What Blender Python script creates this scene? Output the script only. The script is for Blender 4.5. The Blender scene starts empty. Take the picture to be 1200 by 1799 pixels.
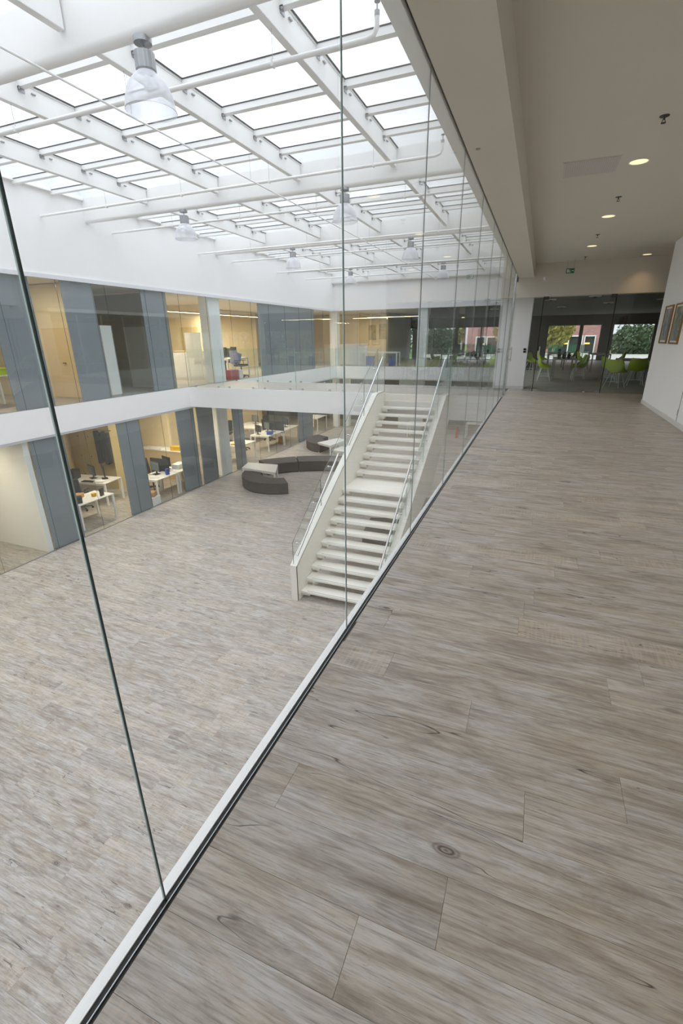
import bpy, bmesh, math, random
from mathutils import Vector, Matrix
PI = math.pi
random.seed(7)
SC = bpy.context.scene
COL = SC.collection
R = math.radians

# ------------------------------------------------------------------ camera
F_PX, PITCH, YAW, ROLL = 809.06, -20.65, -22.435, -0.715
CAM = Vector((0.789, 0.0, 1.471))
pi_, ya_, ro_ = R(PITCH), R(YAW), R(ROLL)
fwd = Vector((math.sin(ya_)*math.cos(pi_), math.cos(ya_)*math.cos(pi_), math.sin(pi_)))
right = fwd.cross(Vector((0, 0, 1))).normalized()
up = right.cross(fwd)
r_ = math.cos(ro_)*right + math.sin(ro_)*up
u_ = -math.sin(ro_)*right + math.cos(ro_)*up
cd = bpy.data.cameras.new('camera'); cam = bpy.data.objects.new('camera', cd); COL.objects.link(cam)
cd.sensor_fit = 'HORIZONTAL'; cd.sensor_width = 36; cd.lens = F_PX*36/1200
cd.clip_start = 0.02; cd.clip_end = 500
M = Matrix((( r_.x, u_.x, -fwd.x), (r_.y, u_.y, -fwd.y), (r_.z, u_.z, -fwd.z)))
cam.matrix_world = Matrix.Translation(CAM) @ M.to_4x4()
SC.camera = cam

# ------------------------------------------------------------------ world: overcast sky
SKY = 1.5
W = bpy.data.worlds.new('sky'); SC.world = W; W.use_nodes = True
nt = W.node_tree; nt.nodes.clear()
def wn(t, **k):
    n = nt.nodes.new(t)
    for a, b in k.items(): setattr(n, a, b)
    return n
tc = wn('ShaderNodeTexCoord'); sep = wn('ShaderNodeSeparateXYZ'); nt.links.new(tc.outputs['Generated'], sep.inputs[0])
cl = wn('ShaderNodeMath', operation='MAXIMUM'); cl.inputs[1].default_value = 0.0; nt.links.new(sep.outputs[2], cl.inputs[0])
ml = wn('ShaderNodeMath', operation='MULTIPLY_ADD'); ml.inputs[1].default_value = 1.12; ml.inputs[2].default_value = 0.56
nt.links.new(cl.outputs[0], ml.inputs[0])                     # overcast: brighter towards the zenith
nz = wn('ShaderNodeTexNoise'); nz.inputs['Scale'].default_value = 3.0; nz.inputs['Detail'].default_value = 5
nt.links.new(tc.outputs['Generated'], nz.inputs['Vector'])
mr = wn('ShaderNodeMapRange'); mr.inputs[1].default_value = .3; mr.inputs[2].default_value = .7
mr.inputs[3].default_value = .93; mr.inputs[4].default_value = 1.05; nt.links.new(nz.outputs[0], mr.inputs[0])
mm = wn('ShaderNodeMath', operation='MULTIPLY'); nt.links.new(ml.outputs[0], mm.inputs[0]); nt.links.new(mr.outputs[0], mm.inputs[1])
ms = wn('ShaderNodeMath', operation='MULTIPLY'); ms.inputs[1].default_value = SKY; nt.links.new(mm.outputs[0], ms.inputs[0])
bg = wn('ShaderNodeBackground'); bg.inputs[0].default_value = (.955, .975, 1.0, 1); nt.links.new(ms.outputs[0], bg.inputs[1])
ow = wn('ShaderNodeOutputWorld'); nt.links.new(bg.outputs[0], ow.inputs[0])

SC.view_settings.view_transform = 'Standard'; SC.view_settings.look = 'None'
SC.view_settings.gamma = 1.0; SC.view_settings.use_curve_mapping = False
SC.view_settings.exposure = 0.48
SC.cycles.transparent_max_bounces = 32
SC.cycles.max_bounces = 10; SC.cycles.diffuse_bounces = 6; SC.cycles.glossy_bounces = 3
SC.cycles.sample_clamp_indirect = 6.0

# ------------------------------------------------------------------ materials
MATS = {}
def lin(c):
    return tuple((v/255/12.92 if v/255 <= .04045 else ((v/255+.055)/1.055)**2.4) for v in c) + (1,)
def mat(name, rgb=(200, 200, 200), rough=.6, metal=0.0, spec=.5, noise=0.0, nscale=8.0, bump=0.0, emit=None, es=0.0, coat=0.0):
    if name in MATS: return MATS[name]
    m = bpy.data.materials.new(name); m.use_nodes = True; t = m.node_tree; b = t.nodes['Principled BSDF']
    c = lin(rgb)
    b.inputs['Base Color'].default_value = c; b.inputs['Roughness'].default_value = rough
    b.inputs['Metallic'].default_value = metal; b.inputs['Specular IOR Level'].default_value = spec
    b.inputs['Coat Weight'].default_value = coat
    if emit: b.inputs['Emission Color'].default_value = lin(emit); b.inputs['Emission Strength'].default_value = es
    g = t.nodes.new('ShaderNodeTexCoord'); n = t.nodes.new('ShaderNodeTexNoise'); n.inputs['Scale'].default_value = nscale
    n.inputs['Detail'].default_value = 4; t.links.new(g.outputs['Object'], n.inputs['Vector'])
    k = noise if noise else .03
    mx = t.nodes.new('ShaderNodeMix'); mx.data_type = 'RGBA'
    mx.inputs[6].default_value = tuple(v*(1-k) for v in c[:3])+(1,); mx.inputs[7].default_value = tuple(min(1, v*(1+k)) for v in c[:3])+(1,)
    t.links.new(n.outputs[0], mx.inputs[0]); t.links.new(mx.outputs[2], b.inputs['Base Color'])
    if bump:
        bp = t.nodes.new('ShaderNodeBump'); bp.inputs['Strength'].default_value = bump; bp.inputs['Distance'].default_value = .01
        t.links.new(n.outputs[0], bp.inputs['Height']); t.links.new(bp.outputs[0], b.inputs['Normal'])
    MATS[name] = m; return m
def glass(name, tint=(.97, .985, .98), f0=.04, k=.85, rough=0.0):
    m = bpy.data.materials.new(name); m.use_nodes = True; t = m.node_tree; t.nodes.clear()
    o = t.nodes.new('ShaderNodeOutputMaterial'); mx = t.nodes.new('ShaderNodeMixShader')
    tr = t.nodes.new('ShaderNodeBsdfTransparent'); tr.inputs[0].default_value = tint+(1,)
    gl = t.nodes.new('ShaderNodeBsdfGlossy'); gl.inputs['Roughness'].default_value = rough; gl.inputs[0].default_value = (.95, .98, .97, 1)
    lw = t.nodes.new('ShaderNodeLayerWeight'); lw.inputs[0].default_value = .5
    p = t.nodes.new('ShaderNodeMath'); p.operation = 'POWER'; p.inputs[1].default_value = 5
    q = t.nodes.new('ShaderNodeMath'); q.operation = 'MULTIPLY_ADD'; q.inputs[1].default_value = k; q.inputs[2].default_value = f0; q.use_clamp = True
    t.links.new(lw.outputs['Facing'], p.inputs[0]); t.links.new(p.outputs[0], q.inputs[0]); t.links.new(q.outputs[0], mx.inputs[0])
    t.links.new(tr.outputs[0], mx.inputs[1]); t.links.new(gl.outputs[0], mx.inputs[2]); t.links.new(mx.outputs[0], o.inputs[0])
    MATS[name] = m; return m

WHITE = mat('white_paint', (246, 246, 246), .7)
WALLW = mat('white_plaster', (245, 245, 245), .85, noise=.015, nscale=2)
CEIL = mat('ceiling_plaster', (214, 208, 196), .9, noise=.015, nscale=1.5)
STEELW = mat('white_lacquered_steel', (244, 244, 243), .45, noise=.02)
STAIRW = mat('cream_white_lacquer', (244, 241, 232), .4, noise=.02, nscale=3)
CHROME = mat('brushed_stainless', (205, 205, 205), .22, 1.0, noise=.05, nscale=40)
ALU = mat('anodised_aluminium', (170, 172, 176), .38, .85, noise=.06, nscale=60)
DGREY = mat('dark_grey_metal', (84, 84, 83), .5, .3)
BLACK = mat('black_rubber', (26, 26, 27), .6)
GASK = mat('grey_gasket', (66, 68, 72), .6)
GPANEL = mat('slate_grey_panel', (142, 147, 154), .55, noise=.03, nscale=3)
CREAM = mat('cream_office_wall', (232, 216, 180), .85, noise=.02)
OLIVE = mat('office_storage_front', (206, 188, 140), .6, noise=.03)
WOODD = mat('pale_wood_door', (226, 200, 156), .55, noise=.05, nscale=5)
DKWALL = mat('dark_taupe_wall', (96, 92, 84), .8, noise=.04)
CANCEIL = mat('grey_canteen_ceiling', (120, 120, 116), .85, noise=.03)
OFFCEIL = mat('office_ceiling', (232, 226, 210), .85)
DESKW = mat('white_desk_laminate', (232, 230, 226), .4)
MONB = mat('monitor_black_plastic', (34, 36, 38), .4)
SCREEN = mat('monitor_screen_grey', (110, 122, 128), .25)
OCH = mat('charcoal_office_fabric', (52, 54, 58), .9, noise=.15, nscale=60)
LIME = mat('lime_green_shell', (178, 206, 40), .4, noise=.06, nscale=5)
LEGW = mat('white_wire_steel', (240, 240, 238), .35)
TABG = mat('grey_table_laminate', (176, 168, 160), .4, noise=.04)
BENCH = mat('dark_brown_grey_upholstery', (84, 79, 75), .85, noise=.10, nscale=90, bump=.15)
RED = mat('red_enamel', (196, 34, 30), .35)
BLUE = mat('blue_plastic', (52, 84, 168), .5)
YEL = mat('yellow_plastic', (222, 180, 40), .5)
PAPER = mat('white_paper', (238, 238, 234), .8)
CARD = mat('cardboard_brown', (178, 140, 92), .85, noise=.06)
LAV = mat('lavender_knit', (176, 168, 196), .95, noise=.08, nscale=40)
BASEB = mat('white_skirting', (222, 222, 220), .5)
SIGNG = mat('exit_sign_green', (14, 110, 66), .4)
SIGNW = mat('exit_sign_white', (236, 240, 236), .5)
LAMPW = mat('warm_lamp_tube', (255, 236, 190), .5, emit=(255, 226, 170), es=9.0)
SPOTW = mat('downlight_reflector', (225, 214, 180), .5, emit=(255, 232, 186), es=.75)
LEAF = mat('green_leaves', (70, 110, 44), .7, noise=.35, nscale=9)
LEAFY = mat('yellow_green_leaves', (150, 146, 62), .75, noise=.35, nscale=7)
LEAFD = mat('dark_green_hedge', (72, 92, 62), .8, noise=.4, nscale=6)
TRUNK = mat('tree_bark', (92, 78, 62), .9, noise=.2)
GRASS = mat('lawn_green', (112, 134, 70), .95, noise=.2, nscale=3)
PAVE = mat('terrace_paving', (170, 168, 162), .85, noise=.08, nscale=2)
DKGL = mat('dark_window_interior', (58, 66, 66), .25)
POTB = mat('black_ceramic_pot', (30, 24, 24), .35)
GCH = mat('bottle_green_chair_paint', (40, 110, 78), .5)
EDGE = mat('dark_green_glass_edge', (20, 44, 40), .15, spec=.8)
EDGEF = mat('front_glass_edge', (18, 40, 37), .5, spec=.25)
EDGE_GLINT = mat('painted_edge_glint', (196, 222, 218), .2, spec=.8)  # pale colour painting the light reflected by a cut glass edge
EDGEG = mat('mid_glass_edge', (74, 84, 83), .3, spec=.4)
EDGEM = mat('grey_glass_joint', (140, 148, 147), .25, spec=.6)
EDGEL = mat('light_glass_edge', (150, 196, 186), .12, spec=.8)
GL_FRONT = glass('corridor_glass', (.992, .995, .996), .03, .8)
GL_RAIL = glass('balustrade_glass', (.97, .985, .98), .03, .8)
GL_OFF = glass('office_glazing', (.95, .97, .965), .045, .85)
GL_CAN = glass('canteen_glass', (.93, .945, .94), .035, .85)
GL_SKY = glass('skylight_glass', (.95, .965, .985), .04, .8)
GL_WIN = glass('window_glass', (.95, .97, .97), .04, .8)
def lampshade_mat():
    m = bpy.data.materials.new('ribbed_clear_acrylic'); m.use_nodes = True; t = m.node_tree; t.nodes.clear()
    o = t.nodes.new('ShaderNodeOutputMaterial'); mx = t.nodes.new('ShaderNodeMixShader'); mx2 = t.nodes.new('ShaderNodeMixShader')
    tr = t.nodes.new('ShaderNodeBsdfTransparent'); tr.inputs[0].default_value = (.95, .96, .98, 1)
    tl = t.nodes.new('ShaderNodeBsdfDiffuse'); tl.inputs[0].default_value = (.86, .87, .92, 1)
    gl = t.nodes.new('ShaderNodeBsdfGlossy'); gl.inputs['Roughness'].default_value = .12
    lw = t.nodes.new('ShaderNodeLayerWeight'); lw.inputs[0].default_value = .5
    q = t.nodes.new('ShaderNodeMath'); q.operation = 'MULTIPLY_ADD'; q.inputs[1].default_value = .5; q.inputs[2].default_value = .3; q.use_clamp = True
    t.links.new(lw.outputs['Facing'], q.inputs[0]); t.links.new(q.outputs[0], mx.inputs[0])
    t.links.new(tr.outputs[0], mx.inputs[1]); t.links.new(tl.outputs[0], mx.inputs[2])
    mx2.inputs[0].default_value = .06; t.links.new(mx.outputs[0], mx2.inputs[1]); t.links.new(gl.outputs[0], mx2.inputs[2])
    t.links.new(mx2.outputs[0], o.inputs[0]); return m
SHADE = lampshade_mat()

def plank_mat():
    m = bpy.data.materials.new('weathered_oak_plank'); m.use_nodes = True; t = m.node_tree; N = t.nodes; L = t.links; b = N['Principled BSDF']
    def node(ty, **k):
        n = N.new(ty)
        for a, v in k.items(): setattr(n, a, v)
        return n
    def math_(op, a, b_=None, c=None, clamp=False):
        n = node('ShaderNodeMath', operation=op, use_clamp=clamp)
        for i, v in enumerate((a, b_, c)):
            if v is None: continue
            if isinstance(v, (int, float)): n.inputs[i].default_value = v
            else: L.new(v, n.inputs[i])
        return n.outputs[0]
    def ramp(x, stops):
        r = node('ShaderNodeValToRGB'); cr = r.color_ramp
        while len(cr.elements) < len(stops): cr.elements.new(.5)
        for e, (p, c) in zip(cr.elements, stops): e.position = p; e.color = c if len(c) == 4 else tuple(c)+(1,)
        L.new(x, r.inputs[0]); return r.outputs[0]
    def noise(vec, sx, sy, det=5, rough=.6, dist=0.0, sc=1.0):
        mp = node('ShaderNodeMapping'); mp.inputs['Scale'].default_value = (sx, sy, 1); L.new(vec, mp.inputs[0])
        n = node('ShaderNodeTexNoise'); n.inputs['Scale'].default_value = sc; n.inputs['Detail'].default_value = det
        n.inputs['Roughness'].default_value = rough; n.inputs['Distortion'].default_value = dist; L.new(mp.outputs[0], n.inputs['Vector']); return n.outputs[0]
    def mixc(f, a, b_, mode='MIX'):
        x = node('ShaderNodeMix', data_type='RGBA', blend_type=mode)
        for i, v in ((0, f), (6, a), (7, b_)):
            if isinstance(v, (int, float)): x.inputs[i].default_value = v
            elif isinstance(v, tuple): x.inputs[i].default_value = v if len(v) == 4 else v+(1,)
            else: L.new(v, x.inputs[i])
        return x.outputs[2]
    geo = node('ShaderNodeNewGeometry'); oi = node('ShaderNodeObjectInfo'); at = node('ShaderNodeAttribute', attribute_name='pr')
    rnd = math_('FRACT', math_('ADD', oi.outputs['Random'], at.outputs['Fac']))
    off = node('ShaderNodeCombineXYZ'); L.new(math_('MULTIPLY', rnd, 37.0), off.inputs[0]); L.new(math_('MULTIPLY', rnd, 91.0), off.inputs[1])
    va = node('ShaderNodeVectorMath', operation='ADD'); L.new(geo.outputs['Position'], va.inputs[0]); L.new(off.outputs[0], va.inputs[1]); P = va.outputs[0]
    # slightly wavy grain
    n1 = noise(P, 1.9, 12, 7, .68, 1.2)            # broad bands along the plank
    n2 = noise(P, 3.0, 55, 5, .65, .3)           # fibres
    n3 = noise(P, 2.2, 5.0, 3, .5)               # blotches
    n4 = noise(P, 10, 190, 3, .6)                # fine grain
    base = ramp(n1, [(.28, lin((141, 132, 124))), (.40, lin((169, 162, 155))), (.50, lin((187, 180, 172))), (.60, lin((200, 198, 197))), (.72, lin((169, 161, 153)))])
    warm = mixc(math_('MULTIPLY', ramp(n3, [(.42, (0, 0, 0)), (.7, (1, 1, 1))]), .38), base, lin((188, 172, 148)))
    col = mixc(math_('MULTIPLY', ramp(n2, [(.3, (1, 1, 1)), (.52, (0, 0, 0))]), .55), warm, lin((112, 98, 84)))
    col = mixc(math_('MULTIPLY', ramp(n2, [(.56, (0, 0, 0)), (.75, (1, 1, 1))]), .5), col, lin((206, 203, 198)))
    col = mixc(math_('MULTIPLY', ramp(n4, [(.3, (1, 1, 1)), (.5, (0, 0, 0))]), .42), col, lin((96, 84, 74)))
    n5 = noise(P, 14, 120, 4, .7, .8)            # short dark flecks
    fl = math_('MULTIPLY', ramp(n5, [(.58, (0, 0, 0)), (.68, (1, 1, 1))]), ramp(noise(P, 3.5, 16, 3, .6, .8), [(.5, (0, 0, 0)), (.62, (1, 1, 1))]))
    col = mixc(math_('MULTIPLY', fl, .55), col, lin((96, 86, 78)))
    pv = math_('MULTIPLY_ADD', rnd, .10, .92)    # plank to plank value
    cv = node('ShaderNodeCombineXYZ')
    for i in range(3): L.new(pv, cv.inputs[i])
    col = mixc(1.0, col, cv.outputs[0], 'MULTIPLY')
    n6 = noise(P, 2.6, 7.5, 5, .6, 1.4)
    col = mixc(math_('MULTIPLY', ramp(n6, [(.5, (0, 0, 0)), (.68, (1, 1, 1))]), .42), col, lin((122, 107, 93)))
    # knots
    mpk = node('ShaderNodeMapping'); mpk.inputs['Scale'].default_value = (2.3, 5.4, 1); L.new(P, mpk.inputs[0])
    vo = node('ShaderNodeTexVoronoi', feature='F1'); vo.inputs['Scale'].default_value = 1.0; L.new(mpk.outputs[0], vo.inputs['Vector'])
    sepc = node('ShaderNodeSeparateColor'); L.new(vo.outputs['Color'], sepc.inputs[0])
    size = math_('MULTIPLY', math_('SUBTRACT', sepc.outputs[0], .35, clamp=True), .27)
    kd = math_('SUBTRACT', size, math_('ADD', vo.outputs['Distance'], math_('MULTIPLY', math_('SUBTRACT', n3, .5), .05)))
    kf = math_('MULTIPLY', kd, 16.0, clamp=True)
    ring = math_('MULTIPLY_ADD', math_('SINE', math_('MULTIPLY', vo.outputs['Distance'], 150.0)), .3, .55)
    col = mixc(math_('MULTIPLY', kf, ring), col, lin((72, 60, 50)))
    # dark nail-like spots
    mp2 = node('ShaderNodeMapping'); mp2.inputs['Scale'].default_value = (5.0, 9.0, 1); mp2.inputs['Location'].default_value = (3.3, 7.7, 0); L.new(P, mp2.inputs[0])
    v2 = node('ShaderNodeTexVoronoi', feature='F1'); v2.inputs['Scale'].default_value = 1.0; L.new(mp2.outputs[0], v2.inputs['Vector'])
    s2 = node('ShaderNodeSeparateColor'); L.new(v2.outputs['Color'], s2.inputs[0])
    sp = math_('MULTIPLY', math_('SUBTRACT', math_('MULTIPLY', math_('SUBTRACT', s2.outputs[1], .72, clamp=True), .22), v2.outputs['Distance']), 60.0, clamp=True)
    col = mixc(math_('MULTIPLY', sp, .8), col, lin((58, 50, 46)))
    # long cracks
    nc = noise(P, .55, 6.5, 3, .5, .15)
    crack = math_('MULTIPLY', math_('SUBTRACT', .0035, math_('ABSOLUTE', math_('SUBTRACT', nc, .56))), 330.0, clamp=True)
    gate = ramp(noise(P, 1.0, 3.0, 2), [(.44, (0, 0, 0)), (.5, (1, 1, 1))])
    crk = math_('MULTIPLY', crack, gate)
    col = mixc(math_('MULTIPLY', crk, .8), col, lin((50, 42, 38)))
    # saw marks across a few planks
    saw = math_('MULTIPLY', math_('GREATER_THAN', rnd, .8), ramp(noise(P, 85, 6, 2, .5), [(.45, (0, 0, 0)), (.62, (1, 1, 1))]))
    col = mixc(math_('MULTIPLY', saw, .30), col, lin((206, 190, 170)))
    L.new(col, b.inputs['Base Color'])
    b.inputs['Roughness'].default_value = .42; b.inputs['Specular IOR Level'].default_value = .45
    L.new(math_('MULTIPLY_ADD', n2, .25, .30), b.inputs['Roughness'])
    bp = node('ShaderNodeBump'); bp.inputs['Strength'].default_value = .35; bp.inputs['Distance'].default_value = .002
    L.new(math_('SUBTRACT', math_('MULTIPLY_ADD', n4, .5, math_('MULTIPLY', n2, .6)), math_('MULTIPLY', crk, 1.5)), bp.inputs['Height']); L.new(bp.outputs[0], b.inputs['Normal'])
    return m
PLANK = plank_mat()
SUBF = mat('plank_subfloor', (120, 110, 100), .8)  # plain brown-grey subfloor colour, visible in the plank gaps

def brick_mat():
    m = bpy.data.materials.new('red_brickwork'); m.use_nodes = True; t = m.node_tree; b = t.nodes['Principled BSDF']
    g = t.nodes.new('ShaderNodeNewGeometry'); mp = t.nodes.new('ShaderNodeMapping'); mp.inputs['Rotation'].default_value = (R(90), 0, 0)
    br = t.nodes.new('ShaderNodeTexBrick'); br.inputs['Scale'].default_value = 2.2; br.inputs['Color1'].default_value = lin((190, 138, 132)); br.inputs['Color2'].default_value = lin((164, 112, 108))
    br.inputs['Mortar'].default_value = lin((190, 172, 162)); br.inputs['Mortar Size'].default_value = .02
    t.links.new(g.outputs['Position'], mp.inputs[0]); t.links.new(mp.outputs[0], br.inputs['Vector']); t.links.new(br.outputs[0], b.inputs['Base Color'])
    b.inputs['Roughness'].default_value = .9; return m
BRICK = brick_mat()

def art_mat(name, seed, cols):
    m = bpy.data.materials.new(name); m.use_nodes = True; t = m.node_tree; b = t.nodes['Principled BSDF']
    g = t.nodes.new('ShaderNodeTexCoord'); mp = t.nodes.new('ShaderNodeMapping'); mp.inputs['Location'].default_value = (seed, seed*2, seed); mp.inputs['Scale'].default_value = (1, 2.2, .9)
    n = t.nodes.new('ShaderNodeTexNoise'); n.inputs['Scale'].default_value = 3.2; n.inputs['Detail'].default_value = 3; n.inputs['Distortion'].default_value = .8
    r = t.nodes.new('ShaderNodeValToRGB'); r.color_ramp.interpolation = 'EASE'
    while len(r.color_ramp.elements) < len(cols): r.color_ramp.elements.new(.5)
    for i, c in enumerate(cols): r.color_ramp.elements[i].position = .32+.36*i/(len(cols)-1); r.color_ramp.elements[i].color = lin(c)
    t.links.new(g.outputs['Object'], mp.inputs[0]); t.links.new(mp.outputs[0], n.inputs[0]); t.links.new(n.outputs[0], r.inputs[0]); t.links.new(r.outputs[0], b.inputs['Base Color'])
    b.inputs['Roughness'].default_value = .4; return m

# ------------------------------------------------------------------ mesh helpers
class MB:
    def __init__(s): s.v = []; s.f = []; s.mi = []; s.pr = []
    def add(s, vs, fs, mi=0, pr=0.0):
        o = len(s.v); s.v += [tuple(p) for p in vs]; s.f += [tuple(i+o for i in f) for f in fs]; s.mi += [mi]*len(fs); s.pr += [pr]*len(fs); return s
    def box(s, x0, x1, y0, y1, z0, z1, mi=0):
        if x1 < x0: x0, x1 = x1, x0
        if y1 < y0: y0, y1 = y1, y0
        if z1 < z0: z0, z1 = z1, z0
        v = [(x, y, z) for z in (z0, z1) for y in (y0, y1) for x in (x0, x1)]
        return s.add(v, [(0, 2, 3, 1), (4, 5, 7, 6), (0, 1, 5, 4), (2, 6, 7, 3), (0, 4, 6, 2), (1, 3, 7, 5)], mi)
    def obox(s, c, sx, sy, sz, rz=0, rx=0, ry=0, mi=0):
        m = Matrix.Translation(c) @ Matrix.Rotation(rz, 4, 'Z') @ Matrix.Rotation(ry, 4, 'Y') @ Matrix.Rotation(rx, 4, 'X')
        v = [m @ Vector((x*sx/2, y*sy/2, z*sz/2)) for z in (-1, 1) for y in (-1, 1) for x in (-1, 1)]
        return s.add(v, [(0, 2, 3, 1), (4, 5, 7, 6), (0, 1, 5, 4), (2, 6, 7, 3), (0, 4, 6, 2), (1, 3, 7, 5)], mi)
    def tube(s, pts, r, n=8, mi=0, r2=None):
        pts = [Vector(p) for p in pts]; rings = []; prev = None
        for i, p in enumerate(pts):
            d = (pts[min(i+1, len(pts)-1)] - pts[max(i-1, 0)]).normalized()
            a = prev if prev is not None else (Vector((0, 0, 1)) if abs(d.z) < .9 else Vector((1, 0, 0)))
            a = (a - d*a.dot(d)).normalized(); prev = a; b = d.cross(a)
            rr = r if r2 is None else r + (r2-r)*i/(len(pts)-1)
            rings.append([p + (a*math.cos(2*PI*k/n) + b*math.sin(2*PI*k/n))*rr for k in range(n)])
        v = [q for g in rings for q in g]; f = []
        for i in range(len(rings)-1):
            for k in range(n): k2 = (k+1) % n; f.append((i*n+k, i*n+k2, (i+1)*n+k2, (i+1)*n+k))
        f.append(tuple(reversed(range(n)))); f.append(tuple((len(rings)-1)*n+k for k in range(n)))
        return s.add(v, f, mi)
    def lathe(s, prof, c=(0, 0, 0), n=24, mi=0):
        v = []; f = []
        for r, z in prof: v += [(c[0]+r*math.cos(2*PI*k/n), c[1]+r*math.sin(2*PI*k/n), c[2]+z) for k in range(n)]
        for i in range(len(prof)-1):
            for k in range(n): k2 = (k+1) % n; f.append((i*n+k, i*n+k2, (i+1)*n+k2, (i+1)*n+k))
        return s.add(v, f, mi)
    def prism(s, poly, z0, z1, mi=0, axis='Z'):
        # poly: 2-D outline; extruded along axis
        n = len(poly)
        def P(a, b, z): return (a, b, z) if axis == 'Z' else ((z, a, b) if axis == 'X' else (a, z, b))
        v = [P(a, b, z0) for a, b in poly] + [P(a, b, z1) for a, b in poly]
        f = [tuple(reversed(range(n))), tuple(range(n, 2*n))] + [(i, (i+1) % n, n+(i+1) % n, n+i) for i in range(n)]
        return s.add(v, f, mi)
    def build(s, name, mats, parent=None, smooth=False, bevel=0, loc=None):
        me = bpy.data.meshes.new(name); me.from_pydata(s.v, [], s.f)
        if not isinstance(mats, (list, tuple)): mats = [mats]
        for m in mats: me.materials.append(m)
        me.polygons.foreach_set('material_index', s.mi)
        if any(s.pr):
            a = me.attributes.new('pr', 'FLOAT', 'FACE'); a.data.foreach_set('value', s.pr)
        bm = bmesh.new(); bm.from_mesh(me); bmesh.ops.recalc_face_normals(bm, faces=bm.faces)
        if bevel:
            bmesh.ops.bevel(bm, geom=[e for e in bm.edges if e.calc_face_angle(0) > .5], offset=bevel, segments=2, profile=.5, affect='EDGES')
        bm.to_mesh(me); bm.free()
        if smooth:
            me.polygons.foreach_set('use_smooth', [True]*len(me.polygons))
            try: me.set_sharp_from_angle(angle=R(40))
            except Exception: pass
        o = bpy.data.objects.new(name, me); COL.objects.link(o)
        if parent: o.parent = parent
        if loc is not None: o.location = loc
        return o
def box(*a, mi=0): return MB().box(*a, mi=mi)
def inst(src, name=None, parent=None, loc=None, rz=None):
    o = src.copy(); COL.objects.link(o)
    if parent: o.parent = parent
    if loc is not None: o.location = loc
    if rz is not None: o.rotation_euler = (0, 0, rz)
    return o
def thing(name, label, cat, loc=(0, 0, 0), rz=0, group=None):
    o = bpy.data.objects.new(name, None); COL.objects.link(o); o.location = loc; o.rotation_euler = (0, 0, rz); o.empty_display_size = .1
    o['label'] = label; o['category'] = cat
    if group: o['group'] = group
    return o
def tag(o, label, cat, group=None, kind=None):
    o['label'] = label; o['category'] = cat
    if group: o['group'] = group
    if kind: o['kind'] = kind
    return o
def struct(o, label=None, cat='structure'):
    o['kind'] = 'structure'; o['category'] = cat
    if label: o['label'] = label
    return o
def sroot(name, label, cat='structure'):
    o = bpy.data.objects.new(name, None); COL.objects.link(o); return struct(o, label, cat)
def dup(root, label=None, loc=None, rz=None, group=None):
    r = root.copy(); COL.objects.link(r)
    if loc is not None: r.location = loc
    if rz is not None: r.rotation_euler = (0, 0, rz)
    if label: r['label'] = label
    if group: r['group'] = group
    for ch in list(root.children):
        c = ch.copy(); COL.objects.link(c); c.parent = r
        for g in list(ch.children):
            d = g.copy(); COL.objects.link(d); d.parent = c
    return r
def project(p):
    d = Vector(p)-CAM; z = d.dot(fwd)
    if z <= .05: return None
    return (600+F_PX*d.dot(r_)/z, 899.5-F_PX*d.dot(u_)/z, z)

# ------------------------------------------------------------------ main dimensions
ZG = -3.5                    # ground floor level
WX = -10.0                   # office glazing plane
YB0, YB1 = 12.87, 15.33      # bridge
YF = 25.35                   # far side of the second void
SLAB = .645
WT = 2.88                    # head of the upper glazing
BEAMZ = 4.2
GZ = 4.70                    # skylight glass
XR = 3.084                   # right wall
HB = 2.937; HC = 3.252

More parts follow.
